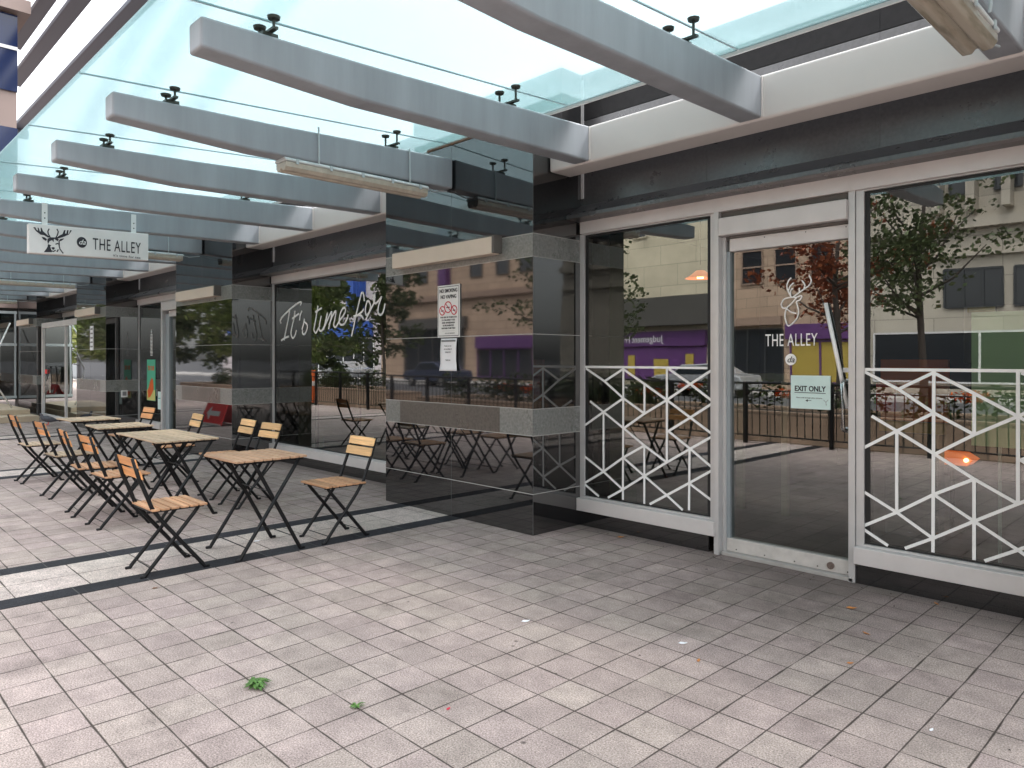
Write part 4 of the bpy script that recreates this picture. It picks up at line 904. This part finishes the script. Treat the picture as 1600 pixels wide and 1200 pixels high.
def tree(x, y, h, leaf, label, seed, n_=2600, spread=1.5, low=1.9, ls=.13, kb=16):
    rnd = random.Random(seed); e = empty('street_tree', (x, y, 0), label, 'tree', 'trees along the street kerb')
    bs = max(1, ls / .13 * .8); g = MB(); g.tube([(x, y, 0), (x + .03, y, 1.2), (x - .04, y + .03, low + .5), (x + .05, y, h * .8)], .085, 10, r2=.03)
    cs = []
    for k in range(kb):
        a = rnd.uniform(0, 6.28); z0 = rnd.uniform(low * .8, h * .75); L = spread * rnd.uniform(.5, 1.0) * (1.1 - .5 * (z0 - low) / h)
        p1 = (x + math.cos(a) * L * .5, y + math.sin(a) * L * .5, z0 + .25); p2 = (x + math.cos(a) * L, y + math.sin(a) * L, z0 + rnd.uniform(.3, .9))
        g.tube([(x, y, z0), p1, p2], .028, 6, r2=.008)
        for q in (p1, p2): cs.append((q[0], q[1], q[2], .42 * bs, .42 * bs, .22 * bs)); cs.append((q[0] + rnd.uniform(-.4, .4), q[1] + rnd.uniform(-.4, .4), q[2] + rnd.uniform(0, .5), .35 * bs, .35 * bs, .16 * bs))
    g.build('trunk', M['bark'], e)
    leaf_cloud(n_, cs, ls, seed).build('crown', M[leaf], e, recalc=False)
tree(-6.0, -5.0, 5.4, 'leaf_red', 'slim street tree with red brown leaves standing by the railing', 3, 2300, 1.6, 2.4, .11)
tree(-4.25, -4.4, 5.4, 'leaf_green', 'green street tree reflected in the right hand shop window', 4, 2300, .95, 2.5, .10)
tree(-12.6, -5.2, 4.9, 'leaf_green', 'green street tree reflected in the left shop window', 5, 2300, 1.4, 1.9, .11)
tree(-37, -10, 8, 'leaf_green', 'tall green tree in the verge, farther from the kerb', 14, 9000, 3.5, 1.0, .3, 40)
tree(-24, -6.5, 7, 'leaf_green', 'medium green street tree beyond the planter gap', 6, 5200, 2.4, 1.7, .22, 30)
tree(-33, -6.5, 8, 'leaf_lush', 'broad light green street tree far along the kerb', 8, 7000, 3.2, 1.3, .26, 40)
tree(-43, -5.5, 9, 'leaf_green', 'large dark green street tree far along the kerb', 9, 8000, 4.0, 1.2, .3, 44)
tree(-56, -5, 10, 'leaf_lush', 'broad light green tree at the far end of the street', 11, 8000, 5, 1.2, .34, 44)
tree(-72, -3, 11, 'leaf_green', 'tall dark tree closing the far end of the street', 12, 8000, 6, 1.2, .4, 44)
# planter bed and railing
for x0, x1, lb in ((-30, -16.5, 'low stone planter full of shrubs, farther half of the row'), (-14.5, 4, 'low stone planter full of shrubs and orange flowers opposite the door')):
    e = empty('planter', ((x0 + x1) / 2, -3, 0), lb, 'planter', 'long stone planters behind the railing')
    g = MB(); g.box(x0, x1, -3.9, -3.75, 0, .55); g.box(x0, x1, -2.35, -2.2, 0, .55); g.box(x0, x0 + .15, -3.749, -2.351, 0, .55); g.box(x1 - .15, x1, -3.749, -2.351, 0, .55); g.build('rim', M['tan_stone'], e)
    g = MB(); g.box(x0 + .15, x1 - .15, -3.75, -2.35, 0, .48); g.build('soil', M['soil'], e)
    rnd = random.Random(int(x0)); cs = [(rnd.uniform(x0 + .4, x1 - .4), rnd.uniform(-3.5, -2.5), rnd.uniform(.6, .95), .45, .3, .28) for _ in range(int((x1 - x0) * 2.2))]
    leaf_cloud(int((x1 - x0) * 420), cs, .085, 21).build('shrubs', M['leaf_green'], e, recalc=False)
    cs = [(rnd.uniform(max(x0, -13) + .4, x1 - 6.4), rnd.uniform(-3.2, -2.5), rnd.uniform(.75, 1.0), .3, .2, .10) for _ in range(12)] if x0 > -20 else [(x0 + 4, -3, .8, .5, .3, .1)]
    leaf_cloud(1500, cs, .06, 22).build('flowers', M['flower_orange'], e, recalc=False)
rl = empty('railing', (-8, -1.9, 0), 'black metal railing with thin upright bars along the planter', 'railing')
g = MB(); g.tube([(-24, -1.9, 1.05), (4, -1.9, 1.05)], .022, 8); g.tube([(-24, -1.9, .92), (4, -1.9, .92)], .014, 6); g.tube([(-24, -1.9, .14), (4, -1.9, .14)], .014, 6); g.build('rails', M['iron_black'], rl)
g = MB()
for k in range(20): g.box(-24 + k * 1.47, -23.94 + k * 1.47, -1.93, -1.87, 0, 1.05)
g.build('posts', M['iron_black'], rl)
g = MB()
for k in range(215): g.box(-23.9 + k * .13, -23.888 + k * .13, -1.906, -1.894, .14, .92)
g.build('bars', M['iron_black'], rl)
# red board beside the terrace, only mirrored in the second pillar
sb = empty('sandwich_board', (-16.3, 1.9, 0), 'red pavement board with a white arrow, mirrored in the second pillar', 'sign board')
g = MB(); g.prism([(2.12, .02), (2.14, .03), (1.96, .52), (1.94, .52)], 'x', -16.8, -15.7); g.prism([(1.68, .02), (1.70, .02), (1.935, .52), (1.915, .52)], 'x', -16.8, -15.7); g.build('board', M['shop_red'], sb)
g = MB(); yy = 2.11
g.prism([(-16.62, .26), (-16.42, .40), (-16.42, .31), (-15.95, .31), (-15.95, .21), (-16.42, .21), (-16.42, .12)], 'y', 2.075, 2.082)
o_ = g.build('arrow', M['white_paint'], sb)
for v in o_.data.vertices: v.co.y = (2.14 - (v.co.z - .03) * .367) - 1.9 + (.008 if v.co.y > .178 else .001)
g = MB(); g.box(-16.78, -15.72, 2.12, 2.15, .01, .05); g.build('foot_rail', M['white_paint'], sb)
# orange construction barriers in the street, mirrored
for k, (x, y) in enumerate(((-24.5, -2.2), (-23.2, -2.4), (-21.8, -2.1))):
    e = empty('traffic_drum', (x, y, 0), ('first', 'second', 'third')[k] + ' orange traffic drum from the left by the planter, mirrored in the pillar', 'traffic drum', 'orange traffic drums by the kerb')
    g = MB(); g.tube([(x, y, .06), (x, y, .5), (x, y, 1.1)], .24, 16, r2=.19); g.build('body', M['orange'], e, smooth=False)
    g = MB(); g.tube([(x, y, .60), (x, y, .75)], .228, 16, r2=.222); g.build('band', M['white_paint'], e)
    g = MB(); g.tube([(x, y, 0), (x, y, .06)], .36, 16); g.build('foot', M['tyre'], e)

# ================================================================ OPPOSITE BUILDINGS (y = -24 and beyond)
YO = -24
def opp(name, x0, x1, h, m_, label, dep=12, y=YO):
    e = empty(name, ((x0 + x1) / 2, y, 0), label, 'building'); g = MB(); g.box(x0, x1, y - dep, y, 0, h); g.build('wall', m_, e); return e
def win(e, x0, x1, z0, z1, nx=3, nz=1, m_=None, y=YO, frame=None):
    g = MB(); g.box(x0, x1, y, y + .05, z0, z1); o = g.build('window', m_ or M['win_dark'], e)
    g = MB()
    for k in range(nx + 1):
        x = x0 + (x1 - x0) * k / nx; g.box(x - .04, x + .04, y + .051, y + .10, z0, z1)
    for k in range(nz + 1):
        z = z0 + (z1 - z0) * k / nz; g.box(x0, x1, y + .051, y + .098, z - .04, z + .04)
    g.build('window_bars', frame or M['aluminium'], o); return o
# A: beige concrete block with fins (mirrored in the right hand window)
e = opp('concrete_office', -12.6, 22, 15, M['beige_concrete'], 'beige concrete office block with upright fins, opposite the right hand window')
for x in (-9.2, -6.8, -3.4, 0, 3.4, 6.8, 10.2, 13.6): win(e, x, x + 2.0, 3.6, 5.1, 3, 1, frame=M['frame_dark'])
for x in [-9 + 1.55 * k for k in range(19)]: win(e, x, x + .9, 8.2, 10.2, 1, 2, frame=M['frame_dark'])
g = MB()
for k in range(26): x = -9.5 + k * 1.2; g.prism([(x, 7.4), (x + .3, 7.4), (x + .3, 15), (x, 15)], 'y', YO, YO + .7)
g.box(-12.6, 22, YO, YO + .35, 6.7, 7.1); g.box(-12.6, 22, YO, YO + .2, 5.6, 5.7); g.build('fins', M['beige_concrete'], e)
win(e, -12, 8, .5, 2.6, 10, 1)
# B: tan brick shop opposite the door
e = opp('tan_shop_building', -19.4, -12.62, 9.2, M['tan_stone'], 'tan stone shop building with yellow and purple shop windows opposite the glass door')
win(e, -18.9, -16.2, .4, 2.9, 3, 1, frame=M['frame_dark']); win(e, -15.8, -13.0, .4, 2.3, 2, 1, m_=M['yellow'], frame=M['purple'])
g = MB(); g.box(-16.0, -12.8, YO, YO + .25, 2.4, 3.1); g.build('fascia', M['purple'], e); g = MB(); g.box(-19.2, -16.2, YO, YO + .3, 3.1, 3.5); g.build('ledge', M['tan_dark'], e)
for x in (-18.4, -16.6, -14.8): win(e, x, x + 1.1, 5.2, 6.8, 1, 2, frame=M['tan_dark'])
# C: cream building with purple fitness shop
e = opp('cream_building', -27.2, -19.42, 11.5, M['cream_stone'], 'cream stucco building above a purple gym shop front, opposite the left window')
g = MB(); g.box(-27.2, -19.42, YO, YO + .5, 4.1, 4.9); g.box(-27.2, -19.42, YO, YO + .8, 3.3, 4.1); g.build('ledge', M['dark_stone'], e)
for x in (-26.9, -24.9): win(e, x, x + .9, 8.3, 9.9, 1, 2, frame=M['cream_stone'])
g = MB(); g.box(-26.2, -20.2, YO, YO + .3, 2.2, 3.0); g.build('fascia', M['purple'], e)
text('Judgement Free', M['white_paint'], e, 'lettering', (-22.7, YO + .305, 2.42), .38, width=3.2, face='+y')
g = MB(); g.box(-26.2, -20.2, YO, YO + .15, .35, 2.15); g.build('shop_window', M['purple'], e)
g = MB(); g.box(-25.2, -24.7, YO + .151, YO + .2, .5, 1.7); g.box(-23.4, -22.5, YO + .151, YO + .2, .5, 1.5); g.box(-21.4, -20.9, YO + .151, YO + .2, .5, 1.8); g.build('shop_poster', M['yellow'], e)
# D: tan building with dark shop opening
e = opp('tan_stone_building', -50, -31.2, 12, M['tan_stone'], 'wide tan stone building with a dark recessed shop front, mirrored in the nearest pillar')
win(e, -45, -38.2, .3, 3.6, 4, 1, frame=M['dark_stone']); g = MB(); g.box(-45.4, -37.8, YO, YO + .4, 3.6, 4.4); g.build('fascia', M['dark_stone'], e)
g = MB(); g.box(-50, -31.2, YO, YO + .35, 5.6, 6.0); g.build('ledge', M['tan_dark'], e)
g = MB(); g.box(-36.8, -31.4, YO, YO + .3, 2.2, 3.0); g.build('fascia', M['purple'], e); win(e, -36.8, -31.6, .3, 2.15, 4, 1, frame=M['purple'])
g = MB(); g.box(-40.6, -39.7, YO, YO + .5, 6.6, 11); g.build('banner', M['purple'], e)
e = opp('dark_link_building', -31.18, -27.22, 6, M['tan_dark'], 'low brown link building between the cream and tan buildings')
win(e, -30.6, -27.8, .4, 3.2, 3, 1)
# E: mauve building with blue shop
e = opp('mauve_building', -78, -50.02, 14, M['mauve_stone'], 'pale mauve building with a blue shop fascia farther along the street')
g = MB(); g.box(-76, -51, YO, YO + .4, 3.3, 4.6); g.build('fascia', M['blue'], e)
win(e, -75, -51, .4, 3.2, 16, 1, m_=M['win_dark'], frame=M['white_paint'])
g = MB(); g.box(-53.4, -52.3, YO, YO + 1.2, 5.6, 10.5); g.build('banner', M['blue'], e)
for x in [-75 + 3 * k for k in range(8)]: win(e, x, x + 1.6, 7.5, 9.5, 2, 1, frame=M['mauve_stone'])
for x in (-48.5, -46, -43.5, -37.5, -35, -32.8): win(bpy.data.objects['tan_stone_building'], x, x + 1.2, 7.0, 8.9, 1, 2, frame=M['dark_stone'])
# parked cars
def car(x, y, m_, label):
    e = empty('parked_car', (x, y, -.13), label, 'car', 'cars parked on the far side of the street')
    prof = [(-2.2, .35), (-2.25, .75), (-1.9, .92), (-1.15, 1.0), (-.6, 1.42), (.75, 1.45), (1.5, 1.02), (2.15, .92), (2.25, .6), (2.2, .32)]
    g = MB(); g.prism([(x + a, -.13 + b) for a, b in prof], 'y', y - .85, y + .85); g.build('body', m_, e, bevel=.06, seg=3)
    g = MB(); q = [(-1.0, 1.0), (-.55, 1.36), (.7, 1.38), (1.3, 1.02)]; g.prism([(x + a, -.13 + b) for a, b in q], 'y', y + .851, y + .86); g.prism([(x + a, -.13 + b) for a, b in q], 'y', y - .86, y - .851); g.build('side_window', M['car_glass'], e)
    for sx in (-1.4, 1.4):
        for sy in (-.78, .78):
            g = MB(); g.tube([(x + sx, y + sy - .1, .19), (x + sx, y + sy + .1, .19)], .32, 18); wl = g.build('wheel', M['tyre'], e)
            s_ = 1 if sy > 0 else -1; g = MB(); g.tube([(x + sx, y + sy + s_ * .1, .19), (x + sx, y + sy + s_ * .108, .19)], .2, 12); g.build('rim', M['handle_steel'], wl)
for x, m_, lb in ((-17, 'car_paint_silver', 'silver parked car opposite the door'), (-34, 'car_paint_dark', 'dark blue parked car mirrored in the nearest pillar'), (-46, 'car_paint_silver', 'silver parked car farther down the street'), (-58, 'car_paint_dark', 'dark blue parked car at the far end of the street')):
    car(x, -18.3, M[m_], lb)

# ================================================================ SMALL THINGS ON THE PAVEMENT
def weed(x, y, s_, label, seed, n_=26):
    rnd = random.Random(seed); g = MB()
    for k in range(n_):
        a = rnd.uniform(0, 6.28); L = s_ * rnd.uniform(.5, 1); hgt = rnd.uniform(.1, .45) * s_
        bx = x + rnd.uniform(-.3, .3) * s_; by = y + rnd.uniform(-.12, .12) * s_
        d = Vector((math.cos(a), math.sin(a), 0)); pp = Vector((-d.y, d.x, 0)) * s_ * .13
        p0 = Vector((bx, by, .002)); p1 = p0 + d * L * .5 + Vector((0, 0, hgt)); p2 = p0 + d * L + Vector((0, 0, hgt * .5))
        g.add([p0, p1 + pp, p2, p1 - pp], [(0, 1, 2, 3)])
    top(g, 'weed', M['leaf_weed'], (x, y, 0), label, 'weed', recalc=False)
weed(-3.12, 1.46, .07, 'larger green weed growing in a joint of the pale pavers', 1, 40)
weed(-2.65, 1.67, .04, 'tiny green weed in a paver joint to the right of the larger weed', 2, 16)
def leaf(x, y, s_, m_, name, label, cat, seed):
    rnd = random.Random(seed); g = MB(); a = rnd.uniform(0, 3.1); ca, sa = math.cos(a), math.sin(a)
    pts = [(-1, 0, .1), (-.4, .42, .35), (.3, .38, .2), (1, 0, .45), (.3, -.4, .1), (-.4, -.35, .02)]
    vs = [(x + (p_[0] * ca - p_[1] * sa) * s_, y + (p_[0] * sa + p_[1] * ca) * s_, .004 + p_[2] * s_ * .6) for p_ in pts] + [(x, y, .003)]
    g.add(vs, [(6, i, (i + 1) % 6) for i in range(6)])
    o = top(g, name, M[m_], (x, y, 0), label, cat, recalc=False); q = o.modifiers.new('s', 'SOLIDIFY'); q.thickness = .0008
leaf(-1.68, 4.39, .030, 'leaf_dry', 'fallen_leaf', 'curled orange brown leaf on the pavers in front of the door lock', 'leaf', 1)
leaf(-1.47, 4.04, .022, 'leaf_dry', 'fallen_leaf', 'small reddish leaf below the corner of the right window', 'leaf', 2)
leaf(-1.38, 3.59, .017, 'leaf_dry', 'fallen_leaf', 'tiny orange leaf on a paver joint, right of centre foreground', 'leaf', 3)
leaf(-3.66, 4.80, .03, 'leaf_dry', 'fallen_leaf', 'orange leaf scrap against the granite base under the left window', 'leaf', 4)
leaf(-1.36, 4.83, .022, 'leaf_dry', 'fallen_leaf', 'pale brown leaf against the granite base right of the door', 'leaf', 6)
leaf(-1.9, 3.1, .018, 'leaf_dry', 'fallen_leaf', 'small yellow leaf near the middle of the foreground pavers', 'leaf', 5)
leaf(-2.85, 2.88, .026, 'paper', 'paper_scrap', 'white paper scrap in the middle of the foreground pavers', 'litter', 7)
leaf(-2.07, 3.23, .024, 'paper', 'paper_scrap', 'white paper scrap to the right, nearer the door', 'litter', 8)
leaf(-.91, 3.17, .014, 'paper', 'paper_scrap', 'tiny white scrap at the lower right of the pavers', 'litter', 9)
leaf(-2.36, 1.93, .013, 'red_ink', 'paper_scrap', 'tiny red scrap in the lower centre foreground', 'litter', 10)
leaf(-5.6, 2.62, .028, 'paper', 'paper_scrap', 'crumpled pale scrap under the nearest table', 'litter', 11)
leaf(-4.9, 1.62, .02, 'brown_wood', 'fallen_leaf', 'dark dry leaf on the pavers beside the front chair', 'leaf', 12)
rnd = random.Random(44); g = MB()
for k in range(120):
    x = rnd.uniform(-4.0, .2); y = 4.86 - abs(rnd.gauss(0, .06)) if rnd.random() < .6 else rnd.uniform(2.2, 4.8); q_ = rnd.uniform(.003, .009); a = rnd.uniform(0, 3)
    if x < -4.2: continue
    c_, s_2 = math.cos(a) * q_, math.sin(a) * q_
    g.add([(x - c_, y - s_2, .003), (x + s_2 * .5, y - c_ * .5, .006), (x + c_, y + s_2, .004), (x - s_2 * .5, y + c_ * .5, .007)], [(0, 1, 2, 3)])
tag(top(g, 'leaf_litter', M['bark'], (-2, 4.8, 0), 'dark crumbs of leaf litter gathered along the foot of the shop front', 'leaf litter', recalc=False), kind='stuff')
# pigeon
pg = empty('pigeon', (-18.8, 4.0, 0), 'dark grey pigeon on the paving by the far glass porch', 'bird')
me = bpy.data.meshes.new('body')
def blob(segs, n_=12):
    g = MB(); P_ = [Vector(a[:3]) for a in segs]; vs = []
    for i, a in enumerate(segs):
        t_ = (P_[min(i + 1, len(P_) - 1)] - P_[max(i - 1, 0)]).normalized(); s1 = t_.cross(Vector((1, 0, 0))).normalized(); s0 = Vector((1, 0, 0))
        for k in range(n_): th = 6.2832 * k / n_; vs.append(P_[i] + s0 * math.cos(th) * a[3] + s1 * math.sin(th) * a[3])
    g.add(vs, [(i * n_ + k, i * n_ + (k + 1) % n_, (i + 1) * n_ + (k + 1) % n_, (i + 1) * n_ + k) for i in range(len(segs) - 1) for k in range(n_)] + [list(range(n_)), [(len(segs) - 1) * n_ + k for k in range(n_)]])
    return g
X_ = -18.8
g = blob([(X_, 4.19, .09, .012), (X_, 4.12, .10, .03), (X_, 4.02, .12, .065), (X_, 3.93, .145, .07), (X_, 3.87, .17, .052), (X_, 3.85, .205, .030), (X_, 3.845, .23, .028), (X_, 3.83, .25, .026), (X_, 3.815, .255, .012)])
g.build('body', M['pigeon_grey'], pg, smooth=True)
g = MB(); g.tube([(X_, 3.81, .25), (X_, 3.785, .243)], .006, 6, r2=.002); g.build('beak', M['beak'], pg)
for sx in (-.02, .02): g = MB(); g.tube([(X_ + sx, 3.98, .08), (X_ + sx, 3.97, .01), (X_ + sx, 3.93, .004)], .005, 6); g.build('leg', M['shop_red'], pg)
